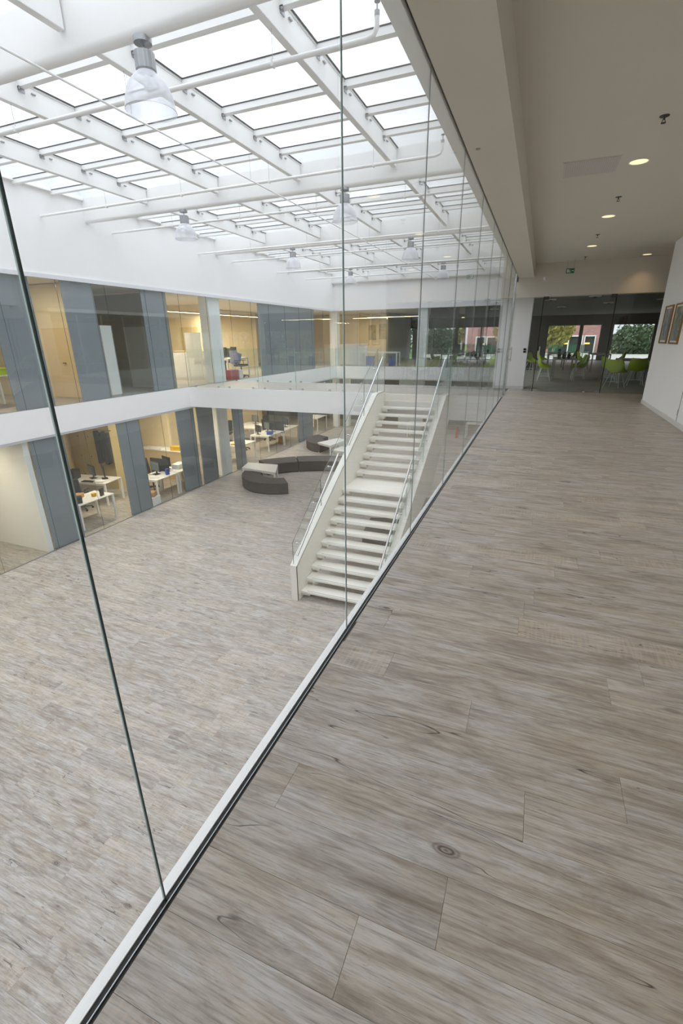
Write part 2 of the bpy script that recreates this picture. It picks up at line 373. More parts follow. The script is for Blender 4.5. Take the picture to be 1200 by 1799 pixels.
# ------------------------------------------------------------------ plank floors
PW = .185
ENDS = {3: .52, 4: .728, 6: .926, 7: 1.235, 8: .70, 10: 1.253, 9: .30, 5: .15, 2: 1.05, 1: .2}
def plank_floor(label, x0, x1, y0, y1, z, parts=0, holes=(), pl=1.22, thick=.004):
    """rows of planks running along X; the nearest ones in view are parts, the rest one joined part"""
    root = sroot('floor', label, 'floor')
    MBs = box(x0, x1, y0, y1, z-.06, z-thick)
    for h in holes: pass
    MBs.build('subfloor', SUBF, root)
    rng = random.Random(int(abs(x0*31+y0*17+z*7))+3)
    cells = []
    for k in range(math.floor(y0/PW), math.ceil(y1/PW)):
        a = max(y0, k*PW); b = min(y1, (k+1)*PW)
        if b-a < .02: continue
        off = ENDS[k] if (k in ENDS and z == 0 and x0 < 1 < x1) else rng.random()*pl
        i0 = math.floor((x0-off)/pl)
        for i in range(i0, math.ceil((x1-off)/pl)+1):
            c = max(x0, off+i*pl); d = min(x1, off+(i+1)*pl)
            if d-c < .02: continue
            q = None; best = 1e9
            for px, py in ((c, a), (d, a), (c, b), (d, b), ((c+d)/2, (a+b)/2)):
                pr = project((px, py, z))
                if pr and -10 < pr[0] < 1210 and -10 < pr[1] < 1809: best = min(best, pr[2])
            cells.append((best, c, d, a, b))
    cells.sort()
    e = .0005; cache = {}
    def geo(m, c, d, a, b, pr=0.0):
        v = [(c+e*.2, a+e*.2, z-thick-.001), (d-e*.2, a+e*.2, z-thick-.001), (d-e*.2, b-e*.2, z-thick-.001), (c+e*.2, b-e*.2, z-thick-.001),
             (c+e, a+e, z), (d-e, a+e, z), (d-e, b-e, z), (c+e, b-e, z)]
        m.add(v, [(4, 5, 6, 7), (0, 1, 5, 4), (1, 2, 6, 5), (2, 3, 7, 6), (3, 0, 4, 7)], 0, pr)
    rest = MB()
    for n, (dist, c, d, a, b) in enumerate(cells):
        if n < parts and dist < 1e8:
            key = (round(d-c, 4), round(b-a, 4))
            if key not in cache:
                m = MB(); zz = z
                v0, v1 = d-c, b-a
                m.add([(e*.2, e*.2, -thick-.001), (v0-e*.2, e*.2, -thick-.001), (v0-e*.2, v1-e*.2, -thick-.001), (e*.2, v1-e*.2, -thick-.001), (e, e, 0), (v0-e, e, 0), (v0-e, v1-e, 0), (e, v1-e, 0)],
                      [(4, 5, 6, 7), (0, 1, 5, 4), (1, 2, 6, 5), (2, 3, 7, 6), (3, 0, 4, 7)])
                o = m.build('plank', PLANK, root, loc=(c, a, z)); cache[key] = o
            else: inst(cache[key], parent=root, loc=(c, a, z))
        else: geo(rest, c, d, a, b, rng.random()*.99+.005)
    if rest.v:
        o = rest.build('planks', PLANK, root); o['kind'] = 'stuff'
    return root
plank_floor('weathered grey-brown plank floor of the corridor beside the glass wall', .024, XR, -1.3, 14.5, 0, parts=290)
plank_floor('plank floor to the side of the corridor end', XR, 8.0, 12.62, 14.5, 0)
plank_floor('plank floor of the canteen behind the glass front', -.4, 8.0, 14.5, 34.0, 0, parts=0)
plank_floor('plank floor of the bridge across the atrium', WX, .024, YB0+.01, YB1-.01, 0, parts=60)
plank_floor('pale plank floor of the atrium downstairs', WX, .6, -1.3, YF+3, ZG, parts=298)
plank_floor('plank floor of the downstairs offices behind glass', -16.5, WX, 3.0, YF+3, ZG, parts=0)
plank_floor('plank floor of the upstairs offices behind glass', -16.5, WX-.06, 3.0, YF, 0, parts=0)
plank_floor('plank floor of the far upstairs rooms', -16.5, -.4, YF+.02, 34.0, 0, parts=0)

# ------------------------------------------------------------------ room shell
def sbox(name, m, *a, label=None, bevel=0):
    return struct(box(*a).build(name, m, bevel=bevel), label)
# slab fascias (white bands)
sbox('trim_1', WHITE, WX-.06, WX+.0, 3, YB0, -SLAB, 0, label='white slab edge band along the office side')
sbox('trim_2', WHITE, WX, -.02, YB0-.05, YB0, -SLAB, -.001, label='white front edge band of the bridge')
sbox('trim_3', WHITE, WX, -.02, YB1, YB1+.05, -SLAB, -.001, label='white rear edge band of the bridge')
sbox('trim_4', WHITE, WX-.06, WX, YB1+.05, YF, -SLAB, 0, label='white slab edge band beside the second void')
sbox('trim_5', WHITE, WX, -.4, YF-.05, YF+.01, -SLAB, .0, label='white slab edge band across the far side')
sbox('trim_6', WHITE, -.42, -.34, YB1+.05, YF-.05, -SLAB, 0, label='white slab edge band below the canteen glass')
struct(MB().box(WX, -.02, YB0, YB1, -SLAB+.01, -.062).build('ceiling', CEIL), 'underside of the bridge')
sbox('trim_11', mat('grey_blind_box', (196, 198, 204), .6), WX-.06, WX-.012, 3, YF, -SLAB-.055, -SLAB, label='grey strip under the slab edge along the office side')
# ceilings of the ground floor below the upper slabs
sbox('ceiling', OFFCEIL, -16.5, WX-.06, 3, YF+3, -.70, -.062, label='ceiling over the downstairs offices')
sbox('ceiling', OFFCEIL, WX, 8, YF+.01, 34.2, -.70, -.062, label='ceiling under the far slab')
sbox('ceiling', CEIL, .024, 8, -1.3, YF, -.70, -.062, label='underside of the corridor slab')
# corridor slab edge towards atrium
sbox('trim_7', WHITE, -.036, -.004, -1.3, YB0-.06, -SLAB, .0, label='white slab nosing beneath the corridor glass')
# upper atrium walls
sbox('wall_left', WALLW, WX-.25, WX, 3-4.3, YF+.2, WT, 5.2, label='tall white upper wall over the office glazing')
sbox('trim_8', mat('pale_grey_trim', (226, 228, 232), .6), WX-.02, WX+.03, -1.3, YF-.0, WT-.03, WT+.06, label='thin white drip edge below the upper wall')
sbox('wall_back', WALLW, WX, -.1, YF, YF+.2, WT, 5.2, label='white wall over the far glazing')
sbox('wall_front', WALLW, WX, -.1, -1.6, -1.3, ZG, 5.2, label='white end wall of the atrium behind the camera')
sbox('wall_left', WALLW, WX-.25, WX, -1.3, 3, ZG, WT, label='white wall at the near end of the office side')
# roof edge above the corridor glass: upstand + soffit beam
sbox('wall_right', WALLW, -.10, -.012, -1.3, YF, HB, 5.2, label='white roof upstand above the corridor glass')
sbox('trim_9', CEIL, .012, .397, -1.3, 14.55, HB, 4.2, label='boxed beam along the top of the corridor glass')
sbox('trim_10', BLACK, -.012, .012, -1.3, 14.2, HB+.03, HB+.05, label='dark slot holding the top of the corridor glass')
sbox('ceiling', CEIL, .397, 8.0, -1.3, 14.55, HC, HC+.1, label='plain plaster ceiling of the corridor')
sbox('wall_back', CEIL, -.4, 8.0, 14.55, 14.9, 2.45, 4.2, label='plaster header above the canteen glass')
sbox('wall_right', WALLW, XR, XR+.2, -1.3, 12.6, 0, HC, label='white corridor wall with pictures')
sbox('wall_front', WALLW, 0, 8.0, -1.5, -1.3, -.6, HC, label='white wall behind the camera')
sbox('wall_right', WALLW, 7.8, 8.0, 12.6, 34.2, 0, HC, label='white wall at the far right')
sbox('wall_front', WALLW, XR+.2, 8.0, 12.4, 12.6, 0, HC, label='white return wall at the corridor end')
bb = box(XR-.014, XR, -1.3, 12.614, 0, .085); struct(bb.build('baseboard_right', BASEB, bevel=.002), 'white skirting board along the right wall')
struct(box(XR-.014, XR+.2, 12.6, 12.614, 0, .085).build('baseboard_right', BASEB), 'white skirting board round the wall corner')
# flush door in the right wall
d = sroot('door_1', 'white flush door at the frame edge in the right wall', 'door')
box(XR-.006, XR+.03, 8.5, 9.46, .01, 2.1).build('door_leaf', WALLW, d)
box(XR-.010, XR+.0, 9.462, 9.47, 0, 2.11).build('door_gap', GASK, d)
for z in (.23, 1.1, 1.9): MB().tube([(XR-.012, 9.468, z-.05), (XR-.012, 9.468, z+.05)], .008, 8).build('hinge', ALU, d)
# white column at the end of the corridor
struct(MB().box(-.38, .44, 15.14, 15.7, 0, 3.0).build('wall_pillar', WALLW), 'white pillar where corridor glass and canteen glass meet')
struct(MB().box(-.39, .45, 15.13, 15.14, 0, .08).build('baseboard_back', BASEB), 'skirting on the white pillar')
# outer closing walls and roof slabs
sbox('wall_left', CREAM, -16.7, -16.5, 3, 34, ZG, 3.0, label='cream back wall of the offices')
sbox('ceiling', OFFCEIL, -16.5, WX-.25, 3, 34.2, WT+.02, WT+.2, label='ceiling of the upstairs offices')
sbox('ceiling', OFFCEIL, WX-.25, -.4, YF+.2, 34.2, WT+.02, WT+.2, label='ceiling of the far upstairs rooms')
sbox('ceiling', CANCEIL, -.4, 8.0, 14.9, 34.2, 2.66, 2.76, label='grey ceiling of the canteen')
sbox('wall_front', CREAM, -16.5, WX-.05, 2.8, 3, ZG, 3.0, label='near end wall of the offices')
sbox('wall_back', DKWALL, -16.5, .6, YF+3, YF+3.2, ZG, -.70, label='dark back wall of the ground floor')
sbox('wall_right', WALLW, .6, .75, -1.3, YF+3, ZG, -.70, label='wall of the ground floor under the corridor')

# far outside wall with window openings (one facade at Y = 34)
YO = 34.0
def facade():
    m = MB(); y0, y1 = YO, YO+.3
    m.box(-16.7, 8, y0, y1, 2.06, 3.2)
    ops = [(-9.0, -6.9), (-4.6, -3.2), (-3.05, -.2), (1.04, 2.93), (3.03, 4.1), (4.7, 6.9)]
    x = -16.7
    for a, b in ops: m.box(x, a, y0, y1, -.06, 2.06); x = b
    m.box(x, 8, y0, y1, -.06, 2.06)
    return m, ops
fm, ops = facade(); struct(fm.build('wall_back', DKWALL), 'dark outer wall with windows to the garden')
for i, (a, b) in enumerate(ops):
    w = sroot('window_%d' % (i+10), 'garden window in the far dark wall', 'window')
    box(a, b, YO+.14, YO+.15, 0, 2.06).build('pane', GL_WIN, w)
    for q in ((a, a+.05), (b-.05, b)): box(q[0], q[1], YO+.1, YO+.2, 0, 2.06).build('frame', DGREY, w)
    box(a+.05, b-.05, YO+.1, YO+.2, 0, .05).build('sill', ALU, w)

# ------------------------------------------------------------------ corridor glass wall
g = sroot('window_1', 'full-height frameless glass wall between corridor and atrium', 'window')
JW, J0 = 1.3885, .5712
# a pane: clear faces, dark polished edges
def glass_pane(name, x0, x1, y0, y1, z0, z1, parent, gm, em, axis):
    m = MB().box(x0, x1, y0, y1, z0, z1)
    # faces order: bottom, top, -y, +y, -x, +x
    big = {'X': (4, 5), 'Y': (2, 3)}[axis]
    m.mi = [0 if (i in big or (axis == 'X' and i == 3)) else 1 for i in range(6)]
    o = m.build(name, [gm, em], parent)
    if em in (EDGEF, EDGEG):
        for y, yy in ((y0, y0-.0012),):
            box(x0, x0+.0038, y, yy, z0, z1).build('edge_glint_strip', EDGE_GLINT, o)  # thin pale strip standing in for the reflection along the pane edge
    return o
for k in range(-1, 10):
    a = J0 + (k-1)*JW + .002; b = J0 + k*JW - .002
    if k == 9: continue
    glass_pane('pane', -.006 if k < 2 else -.004, .006 if k < 2 else .004, a, b, -.01, HB+.04, g, GL_FRONT, EDGEF if k < 2 else (EDGEG if k == 2 else EDGEM), 'X')
glass_pane('pane', -.006, .006, J0+8*JW-.0+.002-0, 13.33, -.01, HB+.04, g, GL_FRONT, EDGE, 'X') if J0+8*JW < 13.2 else None
box(-.008, .012, -1.3, 13.4, -.03, -.004).build('floor_channel', BLACK, g)
box(.012, .0148, -1.3, 13.4, -.03, .003).build('steel_strip', ALU, g)
box(.0148, .0245, -1.3, 13.4, -.03, -.002).build('joint', BLACK, g)
# glass double door from corridor to bridge (plane X = 0)
d = sroot('door_2', 'frameless glass door between corridor and bridge with bar handle', 'door')
glass_pane('door_leaf', -.006, .006, 13.36, 14.24, .01, 2.5, d, GL_FRONT, EDGE, 'X')
glass_pane('door_leaf', -.006, .006, 14.26, 15.12, .01, 2.5, d, GL_FRONT, EDGE, 'X')
glass_pane('transom', -.006, .006, 13.36, 14.54, 2.52, HB+.04, d, GL_FRONT, EDGE, 'X')
for x in (-.05, .05):
    MB().tube([(x, 14.1, .82), (x, 14.1, 1.2)], .012, 8).build('handle', CHROME, d)
MB().tube([(-.05, 14.1, .88), (.05, 14.1, .88)], .008, 8).tube([(-.05, 14.1, 1.14), (.05, 14.1, 1.14)], .008, 8).build('handle_bolt', CHROME, d)
for z in (0.0, 2.44): box(-.02, .02, 13.36, 13.5, z, z+.08).build('patch_fitting', CHROME, d)
box(-.02, .02, 14.3, 14.4, HB-.12, HB-.02).build('patch_fitting', DGREY, d)
MB().tube([(0.02, 13.345, .0), (0.02, 13.345, 2.9)], .012, 8).build('post', CHROME, d)
s_ = box(-1.1, .0, 13.29, 13.31, -.01, .004); tag(s_.build('floor_slot', BLACK), 'thin dark slot in the bridge floor beside the glass door', 'floor slot')

# ------------------------------------------------------------------ skylight
sk = sroot('skylight_window', 'large gridded glass roof of white steel beams over the atrium', 'skylight')
BY = [-.58+5.22*k for k in range(6)]
BY[-1] = YF-.12
GX = [-2.12-1.96*k for k in range(4)]
def beam_prof(w, z0, z1):   # outline in (y,z), rounded underside
    r = w/2; return [(w/2, z1), (-w/2, z1)] + [(-r*math.cos(a), z0+r-r*math.sin(a)) for a in [PI*i/8 for i in range(9)]]
beam0 = MB().prism(beam_prof(.14, BEAMZ, 5.0), WX, -.1, axis='X').build('roof_beam', STEELW, sk, smooth=True, loc=(0, BY[0], 0))
for y in BY[1:]: inst(beam0, parent=sk, loc=(0, y, 0))
for i in range(len(BY)-1):
    a, b = BY[i]+.085, BY[i+1]-.085
    for x in GX:
        MB().box(x-.045, x+.045, a, b, 4.40, 4.68).build('girder', STEELW, sk, bevel=.008)
    n = 6
    xs = [-10.0] + GX[::-1] + [-.14]
    for j in range(n+1):
        y = BY[i] + (BY[i+1]-BY[i])*j/n
        if 0 < j < n:
            for c in range(5):
                x0 = xs[c]+(.045 if c else 0); x1 = xs[c+1]-(.045 if c < 4 else 0)
                MB().box(x0, x1, y-.045, y+.045, 4.61, 4.70).build('purlin', STEELW, sk)
                if c:
                    MB().box(x0, x0+.01, y-.045, y+.045, 4.565, 4.62).box(x0, x0+.04, y-.045, y-.035, 4.585, 4.62).box(x0, x0+.022, y+.14, y+.2, 4.60, 4.612).build('bracket', ALU, sk)
        if j < n:
            y2 = BY[i] + (BY[i+1]-BY[i])*(j+1)/n
            for c in range(5):
                x0 = xs[c]+.03; x1 = xs[c+1]-.03; ya = y+.03; yb = y2-.03
                p = MB().box(x0, x1, ya, yb, GZ, GZ+.02).build('pane', GL_SKY, sk)
                t = .013; z0, z1 = GZ-.014, GZ
                xa, xb, yc, yd = x0+.027, x1-.027, ya+.008, yb-.008
                gk = MB().box(xa, xb, yc, yc+t, z0, z1).box(xa, xb, yd-t, yd, z0, z1).box(xa, xa+t, yc+t, yd-t, z0, z1).box(xb-t, xb, yc+t, yd-t, z0, z1)
                gk.build('gasket', GASK, p)
# pane frames between gasket and steel (white rails)
for i in range(len(BY)-1):
    for x in [-9.97] + GX + [-.17]:
        MB().box(x-.055 if x > -9.9 else x-.03, x+.055 if x < -.2 else x+.05, BY[i]+.085, BY[i+1]-.085, 4.665, 4.70).build('glazing_rail', STEELW, sk)
# conduit hanging on wires + sprinkler pipes
t_ = thing('conduit', 'long thin rod hung on wires lengthwise beneath the glass roof', 'rod', (-4.12, 3.0, 4.0))
MB().tube([(0, -1, 0), (0, 21.0, 0)], .012, 8).build('rod', STEELW, t_)
for y in [2.43+1.0+2.61*k for k in range(7)]: MB().tube([(0, y-1.0, 0), (0, y-1.0, .40)], .0025, 5).build('wire', ALU, t_)
def sprinkler_pipe(y, x1, label):
    t = thing('sprinkler_pipe', label, 'pipe', (-9.98, y, 4.12), group='sprinkler pipes under the glass roof')
    L = x1+9.98
    MB().tube([(0, 0, 0), (L-.1, 0, 0), (L-.03, 0, .02), (L, 0, .08), (L, 0, .16)], .024, 10).build('pipe', STEELW, t, smooth=True)
    MB().lathe([(.0, .26), (.028, .26), (.028, .25), (.008, .24), (.008, .2), (.026, .19), (.026, .15), (0, .15)], (L, 0, 0), 12).build('sprinkler_head', ALU, t)
    for x in GX:
        MB().tube([(x+9.98, 0, .024), (x+9.98, 0, .28)], .003, 5).build('wire', ALU, t)
        MB().box(x+9.98-.012, x+9.98+.012, -.03, .03, -.03, .03).build('clip', STEELW, t)
    return t
sprinkler_pipe(5.35, -1.0, 'nearest white sprinkler pipe crossing below the glass roof')
sprinkler_pipe(8.6, -1.0, 'white sprinkler pipe just before the second roof beam')
sprinkler_pipe(10.6, -.75, 'white sprinkler pipe just beyond the second roof beam')
sprinkler_pipe(14.1, -.8, 'white sprinkler pipe just before the third roof beam')
sprinkler_pipe(16.0, -.8, 'white sprinkler pipe just beyond the third roof beam')
sprinkler_pipe(19.3, -.8, 'white sprinkler pipe just before the fourth roof beam')
sprinkler_pipe(22.0, -.8, 'farthest white sprinkler pipe near the end wall')

# pendant lamps
def pendant(x, y, label):
    t = thing('pendant_lamp', label, 'lamp', (x, y, BEAMZ+.012), group='bell-shaped pendant lamps on the roof beams')
    MB().lathe([(0, 0), (.085, 0), (.085, -.045), (.03, -.055), (0, -.055)], n=24).build('ceiling_rose', ALU, t, smooth=True)
    MB().tube([(0, 0, -.05), (0, 0, -.13)], .009, 8).build('cord', ALU, t)
    m = MB(); prof = []; n = 36
    v = []; f = []
    for z, rr in ((-.11, .0), (-.11, .085), (-.115, .095), (-.25, .095), (-.262, .088), (-.262, .0)):
        for k in range(n):
            q = rr*(1 + (.04 if (k % 2 and .09 < rr) else 0)); v.append((q*math.cos(2*PI*k/n), q*math.sin(2*PI*k/n), z))
    for i in range(5):
        for k in range(n): k2 = (k+1) % n; f.append((i*n+k, i*n+k2, (i+1)*n+k2, (i+1)*n+k))
    m.add(v, f).build('housing', ALU, t)
    n = 48; v = []; f = []; pr = [(.085, -.262), (.10, -.275), (.135, -.31), (.185, -.36), (.215, -.42), (.232, -.49), (.245, -.56), (.25, -.575), (.243, -.58)]
    for r0, z in pr:
        for k in range(n):
            q = r0*(1+.012*(k % 2)); v.append((q*math.cos(2*PI*k/n), q*math.sin(2*PI*k/n), z))
    for i in range(len(pr)-1):
        for k in range(n): k2 = (k+1) % n; f.append((i*n+k, i*n+k2, (i+1)*n+k2, (i+1)*n+k))
    MB().add(v, f).build('lamp_shade', SHADE, t, smooth=True)
    MB().lathe([(0, -.42), (.035, -.41), (.045, -.37), (.03, -.30), (.022, -.26)], n=16).build('bulb', mat('lamp_bulb_glass', (235, 236, 240), .2), t, smooth=True)
    return t
lamp0 = pendant(-3.15, BY[1], 'large nearest bell-shaped pendant lamp with ribbed clear shade')
for x, y, l in ((-7.03, BY[1], 'nearest-row pendant lamp by the office side'), (-3.13, BY[2], 'pendant lamp under the second roof beam on the stair side'), (-7.04, BY[2], 'pendant lamp under the second roof beam on the office side'),
             (-3.13, BY[3], 'pendant lamp under the third roof beam on the stair side'), (-7.03, BY[3], 'pendant lamp under the third roof beam on the office side'),
             (-3.14, BY[4], 'small far pendant lamp on the fourth beam, stair side'), (-7.04, BY[4], 'small far pendant lamp on the fourth beam, office side')):
    if y == BY[1] and x < -5: continue
    dup(lamp0, l, (x, y, BEAMZ+.012))

# ------------------------------------------------------------------ stairs
st = thing('staircase', 'cream white open-riser steel staircase from atrium up to bridge', 'stairs', (0, 7.15, ZG))
def S(o): return o
XL0, XL1, XR0, XR1 = -3.28, -3.13, -1.44, -1.29
dy = -7.15; dz = 3.5
def top(y): return min(-2.72+.56*(y-7.15), .07)
def stringer(x0, x1, name='stringer'):
    # deep plate, following the flight, vertical foot, flat at the bridge
    poly = [(7.15, ZG), (7.15, -2.72), (12.13, .07), (12.815, .07), (12.815, -.645), (12.55, -.86), (11.0, -1.95), (9.9, -2.2), (8.9, -2.75), (7.75, ZG)]
    poly = [(a+dy, b+dz) for a, b in poly]
    m = MB(); out = x0 if abs(x0) > 2 else x1; 
    # web plate + flanges at the rim
    w0, w1 = (x1-.012, x1) if x0 < -2 else (x0, x0+.012)
    m.prism(poly, w0, w1, axis='X')
    f0, f1 = x0, x1
    def flange(p, q, t=.012):
        a = Vector((0, p[0], p[1])); b = Vector((0, q[0], q[1])); d = (b-a).normalized(); n = Vector((0, -d.z, d.y))*t
        vs = [Vector((x, *(pt[1:]))) for x in (f0, f1) for pt in (a, b, b-n, a-n)]
        m.add(vs, [(0, 1, 2, 3), (7, 6, 5, 4), (0, 4, 5, 1), (1, 5, 6, 2), (2, 6, 7, 3), (3, 7, 4, 0)])
    for i in range(3): flange(poly[i], poly[i+1])
    return m.build(name, STAIRW, st)
stringer(XL0, XL1); stringer(XR0, XR1)
# outer faces closing the stringers (seen from the corridor side)
MB().prism([(a+dy, b+dz) for a, b in [(7.15, ZG), (7.15, -2.735), (12.13, .055), (12.815, .055), (12.815, -.645), (12.55, -.86), (11.0, -1.95), (9.9, -2.2), (8.9, -2.75), (7.75, ZG)]], XR1-.02, XR1-.008, axis='X').build('stringer_cover', STAIRW, st)
rise = 3.5/21
def tread(y0, y1, z):
    m = MB(); a, b = XL1, XR0
    m.box(a, b, y0+dy, y1+dy, z-.045+dz, z+dz)
    o = m.build('tread', STAIRW, st, bevel=.004)
    box(a+.12, b-.12, y0+dy+.02, y0+dy+.05, z+dz, z+dz+.002).build('nosing_strip', mat('grey_grip_strip', (196, 196, 192), .6), o)
    for x0, x1 in ((a, a+.16), (b-.16, b)):
        MB().box(x0, x1, y0+dy+.06, y0+dy+.22, z-.125+dz, z-.045+dz).build('tread_bracket', STAIRW, o)
for k in range(1, 10): tread(7.284+(k-1)*.25, 7.284+(k-1)*.25+.30, ZG+k*rise)
tread(9.53, 10.62, ZG+10*rise)
for k in range(11, 21):
    y = 12.75-(20-k)*.25; tread(y, min(y+.30, 12.79), ZG+k*rise)
box(XL1, XR0, 12.795+dy, 12.815+dy, -.17+dz, .0+dz).build('top_riser', STAIRW, st)
# stair balustrade glass and rails (parts of the staircase)
for name, x in (('left', -3.22), ('right', -1.335)):
    segs = [(7.19, 8.55), (8.56, 9.95), (9.96, 11.3), (11.31, 12.4), (12.41, 13.05)]
    for a, b in segs:
        ta = -2.23+.665*(a-7.2); tb = -2.23+.665*(b-7.2)
        if a > 12.4: ta = tb = .93
        ba, bb_ = top(a)-.03, top(b)-.03
        pts = [(a, ba), (b, bb_), (b, min(tb, 1.2)), (a, ta)]
        m = MB().prism([(p+dy, q+dz) for p, q in pts], x-.005, x+.005, axis='X'); m.mi = [0, 0]+[1]*4
        m.build('balustrade_pane', [GL_RAIL, EDGE if name == 'left' else EDGEL], st)
    rx = x+(.13 if name == 'left' else -.09)
    for rr in ([(rx, 7.12+dy, -2.46+dz), (rx, 9.25+dy, -.93+dz)], [(rx, 9.89+dy, -.86+dz), (rx, 12.4+dy, .98+dz)]):
        hr = MB().tube(rr, .021, 12).build('handrail', CHROME, st, smooth=True); hr['label'] = 'stainless steel handrail'
        a, b = Vector(rr[0]), Vector(rr[1])
        for q in (.12, .5, .88):
            p = a.lerp(b, q); MB().tube([(x, p.y, p.z-.05), (rx, p.y, p.z-.05), (rx, p.y, p.z-.01)], .007, 6).tube([(x-.014, p.y, p.z-.05), (x+.014, p.y, p.z-.05)], .022, 12).build('rail_bracket', CHROME, hr)

# balustrades of the bridge
def balustrade(label, y, x0, x1, z1, n):
    t = thing('glass_balustrade', label, 'balustrade', ((x0+x1)/2, y, 0))
    c = (x0+x1)/2; w = (x1-x0)/n
    for i in range(n):
        a = x0+i*w+.004-c; b = x0+(i+1)*w-.004-c
        glass_pane('pane', a, b, -.006, .006, .0, z1, t, GL_RAIL, EDGEL, 'Y')
        box(a+.18, a+.24, -.02, .02, 0, .05).build('clamp', CHROME, t)
        box(b-.24, b-.18, -.02, .02, 0, .05).build('clamp', CHROME, t)
    return t
balustrade('frameless glass balustrade on the near edge of the bridge, from offices to stairs', YB0+.05, WX+.02, -3.33, 1.2, 5)
balustrade('short frameless glass balustrade on the bridge edge between stairs and corridor', YB0+.05, -1.26, -.03, 1.2, 1)
balustrade('frameless glass balustrade on the far edge of the bridge', YB1-.05, WX+.02, -.42, 1.17, 7)

# ------------------------------------------------------------------ office glazing left, both floors
def glazing(name, label, y0, y1, z0, z1, w):
    t = sroot(name, label, 'window'); n = max(1, round((y1-y0)/w)); w = (y1-y0)/n
    for i in range(n):
        glass_pane('pane', WX-.035, WX-.023, y0+i*w+.003, y0+(i+1)*w-.003, z0, z1, t, GL_OFF, EDGE, 'X')
    box(WX-.05, WX-.01, y0, y1, z0-.0, z0+.012).build('floor_channel', ALU, t)
    return t
glazing('window_2', 'frameless glass front of the upstairs offices', 3.0, YB0, .001, WT-.03, 1.44)
glazing('window_2', 'frameless glass front of the upstairs offices beyond the bridge', YB0, YF, .001, WT-.03, 1.44)
glazing('window_3', 'frameless glass front of the downstairs offices', 3.0, YF, ZG+.001, -SLAB-.057, 1.44)
def farglazing(name, label, x0, x1, z0, z1, n, y=YF+.06):
    t = sroot(name, label, 'window'); w = (x1-x0)/n
    for i in range(n): glass_pane('pane', x0+i*w+.003, x0+(i+1)*w-.003, y, y+.012, z0, z1, t, GL_OFF, EDGE, 'Y')
    box(x0, x1, y-.01, y+.03, z0, z0+.012).build('floor_channel', ALU, t)
farglazing('window_4', 'glass front across the far side upstairs', WX, -.4, .001, WT-.02, 7)
farglazing('window_5', 'glass front across the far side downstairs', WX, .6, ZG+.001, -.7, 7)
t = sroot('window_6', 'glass between the second void and the canteen', 'window')
for i in range(7): glass_pane('pane', -.39, -.378, 15.72+i*1.37, 15.72+(i+1)*1.37-.006, .001, 2.64, t, GL_OFF, EDGE, 'X')
for i in range(8): box(-.42, -.36, 15.72+i*1.37-.02, 15.72+i*1.37+.02, .0, 2.66).build('mullion', STEELW, t)

# grey blind panels behind the glazing
PL = 'full-height slate grey panel behind the %s glazing, %s'
def gpanel(y0, y1, up, where):
    z0, z1 = (0.013, WT-.03) if up else (ZG+.013, -.702)
    t = thing('grey_panel', PL % ('upstairs' if up else 'downstairs', where), 'panel', (WX-.09, (y0+y1)/2, z0), group='slate grey panels behind the office glass')
    h = z1-z0; w = (y1-y0)
    box(-.015, .015, -w/2, w/2, 0, h).build('board', GPANEL, t, bevel=.002)
    box(.015, .02, w/2-.03, w/2-.024, 0, h).build('seam', GASK, t)
gpanel(7.05, 8.0, True, 'nearest one cut by the thick glass edge')
gpanel(8.80, 9.70, True, 'between wood door and tall white cupboard')
gpanel(11.35, 12.25, True, 'right before the cream office with white counters')
gpanel(17.65, 22.95, True, 'very wide one beyond the bridge')
gpanel(7.12, 8.0, False, 'next to the white door wall')
gpanel(9.68, 10.53, False, 'between the two desk rooms')
gpanel(12.12, 13.0, False, 'first of the pair by the box')
gpanel(13.15, 14.02, False, 'second of the pair, beside the white pillar')
gpanel(15.24, 15.95, False, 'beyond the white pillar')
gpanel(20.78, 22.45, False, 'far one near the end of the void')
def box_thing(name, label, cat, m, x0, x1, y0, y1, z0, z1, bevel=.004, group=None, kind=None):
    cx, cy = (x0+x1)/2, (y0+y1)/2
    o = box(x0-cx, x1-cx, y0-cy, y1-cy, 0, z1-z0).build(name, m, bevel=bevel, loc=(cx, cy, z0))
    if kind: return struct(o, label)
    return tag(o, label, cat, group)
for nm, y0, y1, z0, z1 in (('upstairs', 14.45, 15.1, 0, WT), ('downstairs', 14.3, 14.95, ZG, -.7)):
    box_thing('wall_pillar', 'white square pillar behind the %s office glass' % nm, 'pillar', WALLW, WX-.5, WX-.1, y0, y1, z0, z1, kind=1)
for x0, x1, y in ((-10.25, -9.95, 25.6), (-9.75, -9.4, 26.0), (-6.4, -5.0, 26.2)):
    box_thing('wall_pillar', 'white pillar at the far end of the ground floor', 'pillar', WALLW, x0, x1, y, y+.35, ZG, -.7, kind=1)
box_thing('wall_pillar', 'white pillar at the far corner upstairs', 'pillar', WALLW, -10.3, -9.85, YF+.12, YF+.5, 0, WT, kind=1)
box_thing('wall_pillar', 'pale pillar in the middle of the far glazing', 'pillar', WALLW, -5.3, -4.8, YF+.12, YF+.5, 0, WT, kind=1)

